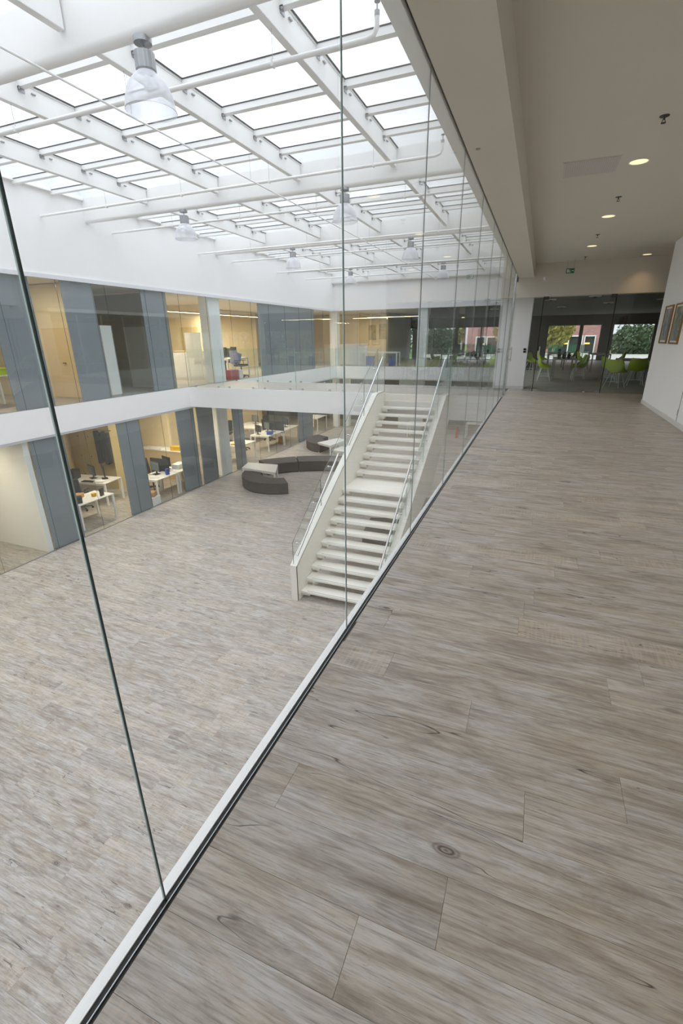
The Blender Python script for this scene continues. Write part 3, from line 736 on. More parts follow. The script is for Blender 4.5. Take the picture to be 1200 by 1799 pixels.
# partitions upstairs
sbox('wall_back', CREAM, -16.5, WX-.12, 9.40, 9.50, 0, WT, label='cream partition holding the wooden door')
d = sroot('door_3', 'pale wooden door in the cream partition upstairs', 'door')
box(-11.85, -10.75, 9.37, 9.395, .01, 1.80).build('door_leaf', WOODD, d); MB().tube([(-11.1, 9.33, .93), (-11.22, 9.33, .93)], .012).build('handle', DGREY, d); box(-11.86, -10.74, 9.385, 9.399, 1.80, 1.815).build('frame', OLIVE, d)
DKP = mat('dim_grey_partition', (150, 148, 138), .8)
sbox('wall_back', DKP, -16.5, WX-.12, 12.32, 12.42, 0, WT, label='grey partition behind the leaning white board')
sbox('wall_back', CREAM, -16.5, -12.8, 17.4, 17.5, 0, WT, label='cream partition behind the white counters')
sbox('wall_left', CREAM, -14.6, -14.5, 17.5, 24.5, 0, WT, label='cream wall at the back of the bridge-end office')
box_thing('tall_cupboard', 'narrow tall white cupboard in the dim room upstairs', 'cupboard', STEELW, -10.95, -10.62, 10.22, 10.62, 0.0, 1.89)
box_thing('leaning_board', 'large white board leaning on the grey partition upstairs', 'board', mat('pale_board', (196, 198, 194), .5), -11.85, -10.95, 12.24, 12.30, 0.02, 1.9)
t = thing('low_cabinet', 'long low white cabinet in the cream upstairs office', 'cabinet', (-11.85, 15.45, 0))
for i in range(2):
    box(-.8+i*.8, -.004+i*.8, -.2, .2, 0, 1.05).build('cabinet_body', STEELW, t, bevel=.004)
    box(-.79+i*.8, -.014+i*.8, -.215, -.2, .08, 1.03).build('door', WHITE, t, bevel=.003)
box(-.82, .82, -.22, .22, 1.05, 1.08).build('top', OLIVE, t)
t = thing('whiteboard', 'free-standing whiteboard in front of the low white cabinet upstairs', 'whiteboard', (-11.38, 15.02, 0))
box(-.36, .36, -.01, .01, .85, 1.74).build('board', PAPER, t); 
for x in (-.3, .3): MB().tube([(x, 0, 0), (x, 0, .9)], .015).build('leg', LEGW, t)
t = thing('whiteboard', 'second whiteboard just beyond the upstairs pillar', 'whiteboard', (-10.70, 15.4, 0))
box(-.3, .3, -.01, .01, .85, 1.74).build('board', PAPER, t)
for x in (-.26, .26): MB().tube([(x, 0, 0), (x, 0, .9)], .015).build('leg', LEGW, t)
d = sroot('door_4', 'cream door in the partition of the upstairs office', 'door')
box(-13.9, -13.0, 17.36, 17.395, .01, 2.0).build('door_leaf', OLIVE, d)

# partitions downstairs
sbox('wall_back', WALLW, -16.5, WX-.10, 6.96, 7.09, ZG, -.7, label='white cross wall with handle at the left edge downstairs')
MBh = MB().tube([(0, 0, -.14), (0, 0, .14)], .012).tube([(0, 0, -.12), (0, .06, -.12)], .008).tube([(0, 0, .12), (0, .06, .12)], .008)
tag(MBh.build('bar_handle', CHROME, loc=(-11.9, 6.90, -2.45)), 'chrome bar handle on the white cross wall downstairs', 'handle')
sbox('wall_back', CREAM, -16.5, -12.0, 13.75, 13.85, ZG, -.7, label='cream cross wall behind the shelf downstairs')
sbox('wall_back', OLIVE, -15.0, -13.9, 10.8, 10.9, ZG, -.7, label='storage wall downstairs')
sbox('wall_left', CREAM, -14.9, -14.8, 7.1, 25, ZG, -.7, label='cream back wall of the downstairs offices')
t = thing('storage_cabinet', 'tall storage wall with dark pulls in the downstairs office', 'cabinet', (-13.6, 11.6, ZG))
for i in range(4):
    x = -1.0+i*.5
    box(x+.003, x+.497, -.02, .45, 0, 2.3).build('cabinet_body', OLIVE, t, bevel=.003)
    for z in (.4, 1.1, 1.8): box(x+.42, x+.46, -.035, -.02, z, z+.03).build('pull', DGREY, t)
t = thing('coat_rack', 'dark coats hanging on the storage wall downstairs', 'coats', (-12.7, 11.4, ZG))
m = MB()
for i in range(5):
    m.obox((-.25+i*.12, -.06-.03*(i % 2), 1.55), .13, .16, 1.15-.1*(i % 3), rz=.15*i)
m.build('coat', OCH, t, bevel=.03); MB().tube([(-.4, 0, 2.15), (.4, 0, 2.15)], .015).build('rail', ALU, t)

# ------------------------------------------------------------------ furniture prototypes
def desk(label, loc, rz=0, w=1.6, dp=.8, group='white office desks'):
    t = thing('desk', label, 'desk', loc, rz, group)
    box(-w/2, w/2, -dp/2, dp/2, .715, .74).build('desk_top', DESKW, t, bevel=.004)
    for x in (-w/2+.03, w/2-.03):
        for y in (-dp/2+.03, dp/2-.03): box(x-.025, x+.025, y-.025, y+.025, 0, .715).build('leg', STEELW, t)
    MB().box(-w/2+.06, w/2-.06, -dp/2+.01, -dp/2+.04, .67, .715).box(-w/2+.06, w/2-.06, dp/2-.04, dp/2-.01, .67, .715).build('rail', STEELW, t)
    return t
def monitor(label, loc, rz=0, group='office monitors'):
    t = thing('monitor', label, 'monitor', loc, rz, group)
    MB().box(-.26, .26, -.02, .02, .12, .44).build('screen_case', MONB, t, bevel=.006)
    box(-.245, .245, -.023, -.02, .135, .425).build('screen', SCREEN, t)
    MB().box(-.03, .03, .01, .04, .01, .25).build('stand', MONB, t); MB().box(-.12, .12, -.08, .1, 0, .012).build('foot', MONB, t)
    return t
def office_chair(label, loc, rz=0, group='charcoal office swivel chairs'):
    t = thing('office_chair', label, 'chair', loc, rz, group)
    box(-.24, .24, -.23, .23, .44, .53).build('seat', OCH, t, bevel=.03)
    MB().obox((0, .25, .82), .46, .07, .56, rx=R(-8)).build('backrest', OCH, t, bevel=.03)
    MB().box(-.02, .02, .18, .22, .42, .62).tube([(0, 0, .1), (0, 0, .44)], .028, 10).build('column', DGREY, t)
    for i in range(5):
        a = 2*PI*i/5; b = MB().tube([(0, 0, .11), (.28*math.cos(a), .28*math.sin(a), .075)], .02, 6).build('base_arm', DGREY, t)
        MB().tube([(.28*math.cos(a)-.02, .28*math.sin(a), .03), (.28*math.cos(a)+.02, .28*math.sin(a), .03)], .03, 10).build('castor', BLACK, b)
    for x in (-.27, .27): MB().tube([(x*.9, 0, .46), (x, 0, .52), (x, .02, .66)], .014, 6).box(x-.03, x+.03, -.1, .14, .66, .69).build('armrest', DGREY, t)
    return t
Z = ZG
DK = lambda a: a
desk('white desk nearest the glass in the first downstairs room', (-10.85, 8.88, Z), 0, .8, 1.2)
desk('white desk at the back of the first downstairs room', (-12.55, 10.35, Z), R(8), 2.0, .8)
desk('white desk beside the second grey panel downstairs', (-10.62, 11.45, Z), 0, .85, 1.0)
desk('white desk adjoining it, nearer the panel pair downstairs', (-10.62, 12.55, Z), 0, .85, 1.1)
desk('white desk beyond the white pillar downstairs, with dark chair', (-10.95, 16.75, Z), 0, .9, 1.3)
desk('white desk carrying the blue box in the long downstairs office', (-10.95, 19.15, Z), 0, 1.0, 1.5)
desk('white desk behind the blue-box desk, farther along', (-10.95, 20.7, Z), 0, 1.0, 1.5)
desk('white desk at the back of the long downstairs office', (-12.9, 20.8, Z), 0, 1.4, 1.6)
desk('small white desk visible past the far grey panel downstairs', (-10.9, 24.5, Z), 0, .9, 1.3)
monitor('dark monitor on the back desk of the first downstairs room', (-12.4, 10.45, Z+.74), R(-20))
monitor('second dark monitor on the back desk, turned aside', (-12.0, 10.55, Z+.74), R(-35))
monitor('pale-screened monitor on the desk beside the second grey panel', (-10.75, 11.55, Z+.74), R(-15))
monitor('dark monitor behind the pale-screened one downstairs', (-10.9, 12.25, Z+.74), R(160))
monitor('monitor in the long office, first along', (-11.2, 18.75, Z+.74), R(150))
monitor('monitor in the long office, second along', (-11.15, 19.5, Z+.74), R(-30))
monitor('monitor in the long office, third along', (-11.2, 20.4, Z+.74), R(150))
monitor('monitor in the long office, fourth along', (-12.9, 21.2, Z+.74), R(-20))
office_chair('dark swivel chair at the back desk of the first downstairs room', (-12.0, 9.55, Z), R(200))
office_chair('dark swivel chair behind the white desks beyond the first panel', (-11.4, 12.0, Z), R(100))
office_chair('dark swivel chair in front of the blue-box desk', (-11.9, 18.45, Z), R(120))
office_chair('dark swivel chair beyond the white pillar downstairs', (-11.85, 16.9, Z), R(80))
office_chair('dark swivel chair at the back of the long downstairs office', (-13.6, 19.6, Z), R(20))
office_chair('dark swivel chair between the far desks downstairs', (-11.9, 20.9, Z), R(90))
def cardbox(label, x, y, z, sx, sy, sz, m=CARD, rz=0, name='storage_box', cat='box'):
    t = thing(name, label, cat, (x, y, z), rz)
    box(-sx/2, sx/2, -sy/2, sy/2, 0, sz*.82).build('body', m, t, bevel=.004); box(-sx/2-.005, sx/2+.005, -sy/2-.005, sy/2+.005, sz*.82, sz).build('lid', m, t, bevel=.003)
    return t
cardbox('white archive box on the floor against the glass downstairs', -10.25, 10.75, Z, .3, .36, .26, PAPER, .1)
t = thing('bag', 'crumpled brown bag on top of the white archive box', 'bag', (-10.25, 10.75, Z+.26)); m = MB(); m.obox((0, 0, .09), .24, .3, .18, rz=.4); m.build('bag_body', CARD, t, bevel=.06); MB().tube([(-.05, 0, .17), (0, 0, .24), (.05, 0, .17)], .008, 6).build('handle', CARD, t)
cardbox('blue box on the desk in the long downstairs office', -10.65, 18.9, Z+.74, .22, .3, .14, BLUE, .2)
cardbox('small blue box on the desk beside the second grey panel', -10.35, 11.65, Z+.74, .08, .12, .2, BLUE)
cardbox('stack of white folders on the desk near the panel pair', -10.6, 12.5, Z+.74, .3, .4, .16, PAPER, .1)
cardbox('dark letter tray on the back desk downstairs', -12.95, 10.2, Z+.74, .25, .33, .3, MONB, .3)
cardbox('yellow tub on the nearest downstairs desk', -10.75, 9.05, Z+.74, .1, .1, .1, YEL)
cardbox('dark phone stand on the nearest downstairs desk', -10.6, 9.2, Z+.74, .05, .14, .22, MONB, .3)
cardbox('small brown carton on the nearest downstairs desk', -11.05, 8.8, Z+.74, .2, .24, .12, CARD, .5)
cardbox('dark device on the nearest downstairs desk', -10.7, 8.48, Z+.74, .22, .2, .16, MONB, .9)
t = thing('low_cabinet', 'low cream cabinet with papers against the cross wall downstairs', 'cabinet', (-11.9, 13.46, Z))
for i in range(3): box(-1.2+i*.8, -.404+i*.8, -.25, .25, 0, 1.08).build('cabinet_body', WOODD, t, bevel=.004)
box(-1.22, 1.22, -.27, .27, 1.08, 1.11).build('top', DESKW, t)
cardbox('yellow basket on the low cream cabinet downstairs', -11.4, 13.4, Z+1.11, .4, .25, .16, YEL, .1)
cardbox('purple-blue pack on the low cream cabinet downstairs', -10.95, 13.4, Z+1.11, .14, .2, .22, BLUE, .1)
cardbox('flat paper pile on the low cream cabinet downstairs', -12.3, 13.35, Z+1.11, .5, .3, .05, PAPER, .2)
cardbox('yellow folder on the desk beyond the pillar downstairs', -10.9, 16.4, Z+.74, .3, .22, .06, YEL, .2)
cardbox('brown carton under the far desk downstairs', -10.8, 20.3, Z, .3, .3, .35, CARD, .1)
def screen_div(label, x, y, w, rz=0):
    t = thing('desk_divider', label, 'divider', (x, y, Z+.62), rz); box(-w/2, w/2, -.015, .015, 0, .55).build('fabric_panel', OCH, t, bevel=.006); box(-w/2, -w/2+.03, -.02, .02, 0, .12).build('clamp', ALU, t)
screen_div('dark fabric divider behind the desk next to the second grey panel', -10.95, 11.975, .8)
screen_div('dark fabric divider between the two far desks downstairs', -10.95, 19.93, 1.0)
monitor('monitor at the front of the blue-box desk', (-10.85, 19.5, Z+.74), R(160))
monitor('large dark monitor on the farther long-office desk', (-10.9, 20.9, Z+.74), R(150))
cardbox('paper pile on the desk beyond the pillar downstairs', -11.1, 16.9, Z+.74, .3, .22, .08, PAPER, .3)
cardbox('paper sheets at the front of the desk by the second grey panel', -10.5, 11.25, Z+.74, .3, .22, .02, PAPER, .5)
cardbox('black keyboard on the back desk of the first downstairs room', -12.2, 10.1, Z+.74, .45, .16, .02, MONB, .15)
cardbox('paper pile on the back desk of the first downstairs room', -11.8, 10.2, Z+.74, .3, .22, .05, PAPER, .4)
cardbox('green folder stack on the desk beside the panel pair', -10.75, 12.85, Z+.74, .3, .22, .1, mat('sage_folder', (150, 168, 140), .7), .2)
# upstairs office furniture
desk('white desk at the left frame edge upstairs', (-11.4, 7.4, 0), 0, .8, 1.0)
cardbox('lime green folder pack on the desk at the left frame edge', -11.25, 7.6, .74, .35, .3, .16, LIME, .1)
desk('white desk beyond the upstairs pillar', (-11.55, 17.5, 0), 0, .9, 1.6)
cardbox('red crate on the floor beyond the upstairs pillar', -10.45, 15.95, 0, .35, .5, .36, mat('dull_red_plastic', (176, 60, 66), .6), 0)
cardbox('white crate next to the red crate upstairs', -10.45, 16.42, 0, .3, .3, .34, PAPER, .1)
oc = office_chair('dark swivel chair with lavender jacket over the back, upstairs', (-10.6, 16.9, 0), R(100))
j = MB().obox((0, .27, .82), .54, .14, .5, rx=R(-8)).obox((-.28, .2, .75), .1, .2, .42, rx=.3).obox((.28, .2, .75), .1, .2, .42, rx=.3)
jo = j.build('draped_jacket', LAV, bevel=.04, loc=(-10.6, 16.9, 0)); jo.rotation_euler = (0, 0, R(100)); tag(jo, 'lavender jacket draped over the back of the upstairs swivel chair', 'jacket')
office_chair('dark swivel chair deeper in the upstairs office', (-12.9, 19.6, 0), R(60))
monitor('dark monitor on the desk beyond the upstairs pillar', (-11.6, 17.2, .74), R(150))
monitor('second monitor on the desk beyond the upstairs pillar', (-11.6, 17.9, .74), R(150))
for i in range(3): cardbox(['potted dark grasses by the cream wall, first', 'potted dark grasses by the cream wall, second', 'potted dark grasses by the cream wall, third'][i], -12.2-.3*i, 17.6+.5*i, .0, .3, .3, .9, OCH)

# far upstairs rooms (behind Y = 25.35)
sbox('wall_back', CREAM, -16.5, -7.9, 30.0, 30.1, 0, WT, label='cream back wall of the far left room')
sbox('wall_right', DKP, -7.95, -7.85, 28.6, 34, 0, WT, label='partition of the far rooms')
t = thing('low_cabinet', 'white counter row behind the far glazing upstairs', 'cabinet', (-9.55, 27.2, 0))
for i in range(2): box(-.8+i*.8, -.004+i*.8, -.25, .25, 0, 1.15).build('cabinet_body', STEELW, t, bevel=.004)
for i, (x, z) in enumerate(((-9.3, 1.8), (-8.6, 1.85))):
    o = MB().box(-.25, .25, -.02, 0, -.45, .45).build('wall_picture', art_mat('far_art%d' % i, i*3, [(120, 110, 90), (190, 170, 120), (140, 150, 140)]), loc=(x, 29.99, z)); tag(o, ['tall framed picture on the far cream wall, first', 'tall framed picture on the far cream wall, second'][i], 'picture')
desk('white desk with blue bin beneath behind the far glazing, first', (-8.1, 26.4, 0), 0, 1.4, .7)
desk('white desk with blue bin beneath behind the far glazing, second', (-6.95, 26.3, 0), 0, .9, .7)
for i, x in enumerate((-8.2, -6.85)): cardbox(['blue waste bin under the first far desk', 'blue waste bin under the second far desk'][i], x, 26.4, 0, .4, .35, .5, BLUE)
for i, x in enumerate((-7.6, -6.7)):
    cm = MB()
    for k in range(10): cm.obox((x-.0+k*.055, 33.85+.02*(k % 2), 1.0), .05, .04, 1.998)
    tag(cm.build('curtain', mat('grey_curtain', (150, 150, 158), .9)), ['grey curtain at the far window, nearer the pictures', 'grey curtain at the far window, nearer the pillar'][i], 'curtain')
t = thing('meeting_table', 'long dark meeting table behind the far glazing', 'table', (-2.8, 29.0, 0))
box(-1.4, 1.4, -.6, .6, .71, .74).build('table_top', DGREY, t)
for x in (-1.3, 1.3):
    for y in (-.5, .5): box(x-.03, x+.03, y-.03, y+.03, 0, .71).build('leg', DGREY, t)
for i, (x, y, rz) in enumerate(((-3.6, 28.0, 180), (-2.8, 28.0, 180), (-2.0, 28.0, 180), (-3.4, 30.0, 0), (-2.4, 30.0, 0))):
    office_chair('dark chair at the meeting table, ' + ['first on the near side', 'middle on the near side', 'last on the near side', 'first on the window side', 'second on the window side'][i], (x, y, 0), R(rz))
sbox('wall_back', DKWALL, -4.75, -3.3, YF+.6, YF+.66, 1.95, WT, label='grey blind box behind the far glazing')
sbox('wall_back', DKWALL, -3.0, -.4, YF+.6, YF+.66, 1.95, WT, label='grey blind box behind the far glazing, canteen side')

# ------------------------------------------------------------------ seating downstairs
def arc_bench(label, c, r0, r1, a0, a1, h=.40):
    t = thing('curved_bench', label, 'bench', (c[0], c[1], ZG), group='dark curved upholstered benches in the atrium')
    n = 18; A = [R(a0+(a1-a0)*i/n) for i in range(n+1)]
    poly = [(r1*math.cos(a), r1*math.sin(a)) for a in A] + [(r0*math.cos(a), r0*math.sin(a)) for a in reversed(A)]
    MB().prism(poly, .03, h-.03).build('base', BENCH, t)
    top_ = MB().prism([(p[0]*1.004, p[1]*1.004) for p in poly], h-.03, h).build('seat_pad', BENCH, t, bevel=.012)
    pl = MB().prism([(p[0]*.985, p[1]*.985) for p in poly], 0, .03).build('plinth', BLACK, t)
    return t
arc_bench('near dark crescent bench with white wedge table at its end', (-7.50, 14.24), .70, 1.39, 189, 310)
arc_bench('dark curved bench section behind the near crescent bench', (-5.54, 12.77), 3.70, 4.62, 123.7, 143)
arc_bench('dark curved bench section nearest the staircase', (-5.54, 12.77), 3.70, 4.62, 92, 123.3)
arc_bench('far dark quarter-round bench by the office glass', (-7.95, 20.5), .6, 1.42, 150, 262)
arc_bench('dark curved bench partly hidden behind the stair treads', (-3.1, 12.2), 1.1, 2.2, -82, 40)
def wedge_table(label, pts):
    cx = sum(p[0] for p in pts)/len(pts); cy = sum(p[1] for p in pts)/len(pts)
    t = thing('wedge_table', label, 'table', (cx, cy, ZG), group='white wedge side tables between the benches')
    q = [(x-cx, y-cy) for x, y in pts]
    MB().prism(q, .40, .475).build('table_top', DESKW, t, bevel=.004)
    m = MB().prism([(x*.97, y*.97) for x, y in q], .375, .40).build('underframe', STEELW, t)
    for x, y in q: MB().box(x*.93-.025, x*.93+.025, y*.93-.025, y*.93+.025, 0, .375).build('leg', STEELW, t)
wedge_table('white wedge table on the near crescent bench', [(-9.07, 14.12), (-7.52, 13.93), (-8.0, 14.95), (-9.27, 14.85)])
wedge_table('white wedge table in front of the far bench', [(-8.26, 19.11), (-7.42, 18.64), (-7.20, 20.1), (-7.73, 20.4)])
wedge_table('white wedge table half hidden behind the stair glass', [(-7.03, 17.94), (-6.1, 17.7), (-6.0, 18.6), (-6.89, 18.7)])

# fire extinguisher on stand & white frame tables at the far ground floor
t = thing('fire_extinguisher', 'red fire extinguisher standing on the far ground floor', 'extinguisher', (-2.75, 24.6, ZG))
MB().lathe([(0, 0), (.075, 0), (.08, .02), (.08, .42), (.05, .48), (.02, .5), (0, .5)], n=20).build('cylinder', RED, t, smooth=True)
MB().box(-.02, .05, -.015, .015, .5, .56).build('valve', BLACK, t); MB().tube([(.03, 0, .53), (.1, 0, .45), (.1, 0, .2)], .01, 6).build('hose', BLACK, t); box(-.081, -.07, -.04, .04, .16, .32).build('paper_label', PAPER, t)
t = thing('table', 'white framed table beneath the far slab downstairs', 'table', (-1.9, 25.0, ZG))
box(-.45, .45, -.3, .3, .71, .74).build('table_top', DESKW, t)
for x in (-.42, .42):
    for y in (-.27, .27): box(x-.02, x+.02, y-.02, y+.02, 0, .71).build('leg', STEELW, t)
t = thing('table', 'white framed table seen between the stair treads', 'table', (-4.7, 24.3, ZG))
box(-.6, .6, -.3, .3, .71, .74).build('table_top', DESKW, t)
for x in (-.57, .57):
    for y in (-.27, .27): box(x-.02, x+.02, y-.02, y+.02, 0, .71).build('leg', STEELW, t)

# ------------------------------------------------------------------ light fittings in the offices
def strip(label, x, y, z, L, along, hang=0.0, power=1.0):
    t = thing('strip_light', label, 'light', (x, y, z), 0 if along == 'Y' else R(90), 'linear office lights')
    box(-.03, .03, -L/2, L/2, .008, .05).build('housing', ALU, t); box(-.022, .022, -L/2+.01, L/2-.01, 0, .008).build('tube', LAMPW, t)
    if hang:
        for q in (-L/2+.2, L/2-.2): MB().tube([(0, q, .05), (0, q, hang)], .003, 4).build('wire', ALU, t)
    ld = bpy.data.lights.new('strip_lamp', 'AREA'); ld.shape = 'RECTANGLE'; ld.size = .05; ld.size_y = L; ld.energy = 20*L*power; ld.color = (1, .87, .66)
    lo = bpy.data.objects.new('light_source', ld); COL.objects.link(lo); lo.parent = t; lo.location = (0, 0, -.01)
strip('hanging strip light in the cream upstairs office with low cabinets', -12.5, 17.5, 2.5, 8.6, 'Y', WT+.018-2.5, 1.2)
strip('strip light in the upstairs room with the wooden door', -11.2, 7.2, WT-.04, 2.4, 'Y', 0, .8)
strip('short strip light in the dim upstairs room', -14.5, 11.0, WT-.04, 1.2, 'Y', 0, .15)
strip('long strip light behind the far glazing upstairs, left part', -7.2, 27.5, 2.58, 3.2, 'X', WT+.02-2.58, .38)
strip('strip light behind the far glazing by the corner', -9.0, 28.6, 2.6, 2.2, 'X', WT+.02-2.6, .38)
strip('strip light in the far corner of the upstairs office', -12.0, 23.8, 2.5, 2.5, 'Y', WT+.02-2.5, .8)
strip('strip light over the meeting table', -2.8, 29.0, 2.5, 1.6, 'X', WT+.02-2.5, .15)
strip('strip light downstairs above the white door wall', -11.2, 5.5, -.76, 1.6, 'Y', 0, .8)
strip('strip light downstairs above the first desks', -11.0, 9.9, -.76, 1.5, 'Y', 0, 1.2)
strip('strip light downstairs behind the panel pair', -11.0, 12.7, -.76, 1.5, 'Y', 0, 1.2)
strip('strip light downstairs beyond the pillar', -11.6, 16.8, -.76, 2.4, 'Y', 0, 1.1)
strip('strip light downstairs over the blue-box desk', -12.2, 20.0, -.76, 2.4, 'Y', 0, 1.1)
strip('strip light downstairs near the far end', -11.5, 24.0, -.76, 2.4, 'Y', 0, .8)
strip('strip light under the far slab near the corner', -8.4, 26.6, -.76, 1.0, 'Y', 0, .5)
strip('strip light under the far slab near the middle', -6.5, 26.8, -.76, 1.0, 'Y', 0, .5)
strip('strip light under the far slab near the canteen side', -2.4, 27.0, -.76, .8, 'Y', 0, .5)

# ------------------------------------------------------------------ corridor ceiling fittings
def downlight(label, x, y, power=32, z=HC, colr=(1, .84, .58)):
    t = thing('downlight', label, 'light', (x, y, z), group='recessed downlights in the corridor ceiling')
    MB().lathe([(.088, 0), (.10, -.004), (.10, .0), (.098, .002)], n=32).build('trim_ring', WHITE, t, smooth=True)
    MB().lathe([(.088, -.001), (.07, .0), (0, .0)], (0, 0, -.0015), n=32).build('reflector', SPOTW, t, smooth=True)
    ld = bpy.data.lights.new('downlight_lamp', 'SPOT'); ld.energy = power; ld.spot_size = R(110); ld.spot_blend = 1.0; ld.color = colr; ld.shadow_soft_size = .07
    lo = bpy.data.objects.new('light_source', ld); COL.objects.link(lo); lo.parent = t; lo.location = (0, 0, -.02)
downlight('nearest recessed downlight beside the ceiling vent', 1.535, 6.89)
downlight('second recessed downlight along the corridor ceiling', 1.53, 9.56)
downlight('third recessed downlight, farthest along the corridor ceiling', 1.53, 12.37)
downlight('downlight over the corridor behind the camera', 1.53, 4.2); downlight('downlight over the near corridor', 1.53, 1.5)
downlight('small recessed spot washing the header in the far corner', 2.85, 14.2, 10, HC, (1, .66, .34))
def sprinkler(label, x, y, z=HC):
    t = thing('sprinkler', label, 'sprinkler', (x, y, z), group='ceiling sprinklers in the corridor')
    MB().lathe([(0, -.006), (.038, -.005), (.04, 0)], n=20).build('escutcheon', DGREY, t)
    MB().tube([(0, 0, 0), (0, 0, -.03)], .009, 8).tube([(-.01, 0, -.03), (-.014, 0, -.05)], .003, 5).tube([(.01, 0, -.03), (.014, 0, -.05)], .003, 5).build('body', DGREY, t)
    MB().lathe([(0, -.056), (.02, -.054), (.02, -.05), (0, -.05)], n=12).build('deflector', DGREY, t)
sprinkler('nearest ceiling sprinkler at the upper right', 1.538, 5.67); sprinkler('ceiling sprinkler between first and second downlight', 1.526, 8.37)
sprinkler('ceiling sprinkler between second and third downlight', 1.52, 11.09); sprinkler('small far ceiling sprinkler near the exit sign', 1.516, 13.9)
t = thing('ceiling_vent', 'square white perforated vent panel in the corridor ceiling', 'vent', (1.055, 6.86, HC))
VP = mat('perforated_vent_grey', (204, 198, 194), .8)
box(-.275, .275, -.275, .275, -.008, 0).build('vent_panel', VP, t)
MB().box(-.29, -.278, -.29, .29, -.004, 0).box(.278, .29, -.29, .29, -.004, 0).box(-.278, .278, -.29, -.278, -.004, 0).box(-.278, .278, .278, .29, -.004, 0).build('vent_frame', CEIL, t)
hm = MB()
for i in range(24):
    for j in range(24): hm.box(-.25+i*.0215, -.242+i*.0215, -.25+j*.0215, -.242+j*.0215, -.0085, -.0079)
ho = hm.build('perforations', mat('vent_hole_grey', (182, 176, 171), .9), t); ho['kind'] = 'stuff'
# exit sign
t = thing('exit_sign', 'small green exit sign hanging from two rods at the corridor end', 'sign', (1.235, 14.25, 2.945))
box(-.095, .095, -.012, .012, 0, .11).build('sign_panel', SIGNG, t, bevel=.002)
m = MB(); y = -.0135
m.box(-.075, -.035, y, y+.001, .02, .09); m.build('door_symbol', SIGNW, t)
m = MB().obox((-.01, y, .07), .016, .001, .016).obox((-.01, y, .048), .016, .001, .03, ry=.3).obox((-.022, y, .026), .03, .001, .009, ry=.6).obox((.004, y, .024), .03, .001, .009, ry=-.9); m.build('running_figure', SIGNW, t)
m = MB().obox((.048, y, .055), .04, .001, .01); m.add([(.06, y, .075), (.06, y, .035), (.085, y, .055)], [(0, 1, 2)]); m.build('arrow', SIGNW, t)
for x in (-.08, .08): MB().tube([(x, 0, .11), (x, 0, HC-2.945)], .003, 5).build('rod', ALU, t)
t = thing('motion_sensor', 'small white dome sensor on the header beside the boxed beam', 'sensor', (.66, 14.55, 2.876))
MB().lathe([(0, .04), (.03, .03), (.035, 0), (.03, -.02), (0, -.03)], (0, -.02, 0), 16).build('dome', WHITE, t, smooth=True); box(-.04, .04, -.02, 0, .02, .05).build('bracket', WHITE, t)
t = thing('smoke_detector', 'tiny grey detector under the boxed beam', 'detector', (.10, 4.75, HB)); MB().lathe([(0, -.008), (.018, -.006), (.02, 0)], n=16).build('body', mat('pale_grey_plastic', (160, 158, 154), .6), t)
for i, x in enumerate((-.27, .36)):
    t = thing('card_reader', ['small black card reader on the pillar, bridge side', 'small black card reader on the pillar, canteen side'][i], 'reader', (x, 15.14, 1.02))
    box(-.035, .035, -.02, 0, .0, .05).build('lower_unit', BLACK, t); box(-.035, .035, -.02, 0, .07, .12).build('upper_unit', BLACK, t)

# ------------------------------------------------------------------ pictures
def picture(label, y0, y1, z0, z1, seed, cols):
    t = thing('framed_picture', label, 'picture', (XR, (y0+y1)/2, z0))
    w = y1-y0; h = z1-z0; FR = mat('oak_picture_frame', (150, 112, 60), .5, noise=.12)
    f = .028
    MB().box(-.03, 0, -w/2, w/2, 0, f).box(-.03, 0, -w/2, w/2, h-f, h).box(-.03, 0, -w/2, -w/2+f, f, h-f).box(-.03, 0, w/2-f, w/2, f, h-f).build('frame', FR, t)
    box(-.012, 0, -w/2+f, w/2-f, f, h-f).build('mount', PAPER, t)
    o = box(-.015, -.012, -w/2+f+.03, w/2-f-.03, f+.03, h-f-.03).build('painting', art_mat('abstract_paint_%d' % seed, seed, cols), t)
picture('narrow framed abstract painting in muted blues, nearer the corridor end', 11.43, 12.05, 1.30, 2.01, 4, [(176, 170, 158), (120, 150, 140), (80, 92, 140), (196, 176, 150), (92, 150, 140)])
picture('framed abstract painting in green and rust, at the frame edge', 10.55, 11.2, 1.30, 2.01, 9, [(150, 80, 50), (110, 160, 130), (90, 90, 130), (190, 170, 130), (120, 170, 150)])

# ------------------------------------------------------------------ canteen glass front
def cp(name, parent, x0, x1, z1=2.45, z0=.006): return glass_pane(name, x0, x1, 14.56, 14.572, z0, z1, parent, GL_CAN, EDGE, 'Y')
w = sroot('window_7', 'fixed frameless glass beside the canteen door', 'window')
cp('pane', w, .44, .70, z0=0); cp('pane', w, 2.42, 3.9, z0=0); cp('pane', w, 3.91, 5.9, z0=0); cp('pane', w, 5.91, 7.8, z0=0)
box(2.42, 7.8, 14.55, 14.58, 0, .012).build('floor_channel', ALU, w)
d = sroot('door_5', 'frameless double glass door of the canteen with bar handles', 'door')
l1 = cp('door_leaf', d, .712, 1.56); l2 = cp('door_leaf', d, 1.568, 2.41)
for yy in (14.49, 14.64): MB().tube([(.62+.14, yy, .78), (.62+.14, yy, 1.20)], .012, 8).build('handle', CHROME, d)
MB().tube([(.76, 14.49, .86), (.76, 14.64, .86)], .008, 6).tube([(.76, 14.49, 1.12), (.76, 14.64, 1.12)], .008, 6).build('handle_bolt', CHROME, d)
for x in (.712, 2.29): box(x, x+.12, 14.54, 14.59, .0, .06).build('patch_fitting', CHROME, d)
for x in (.712, 2.29): box(x, x+.12, 14.54, 14.59, 2.37, 2.45).build('patch_fitting', DGREY, d)
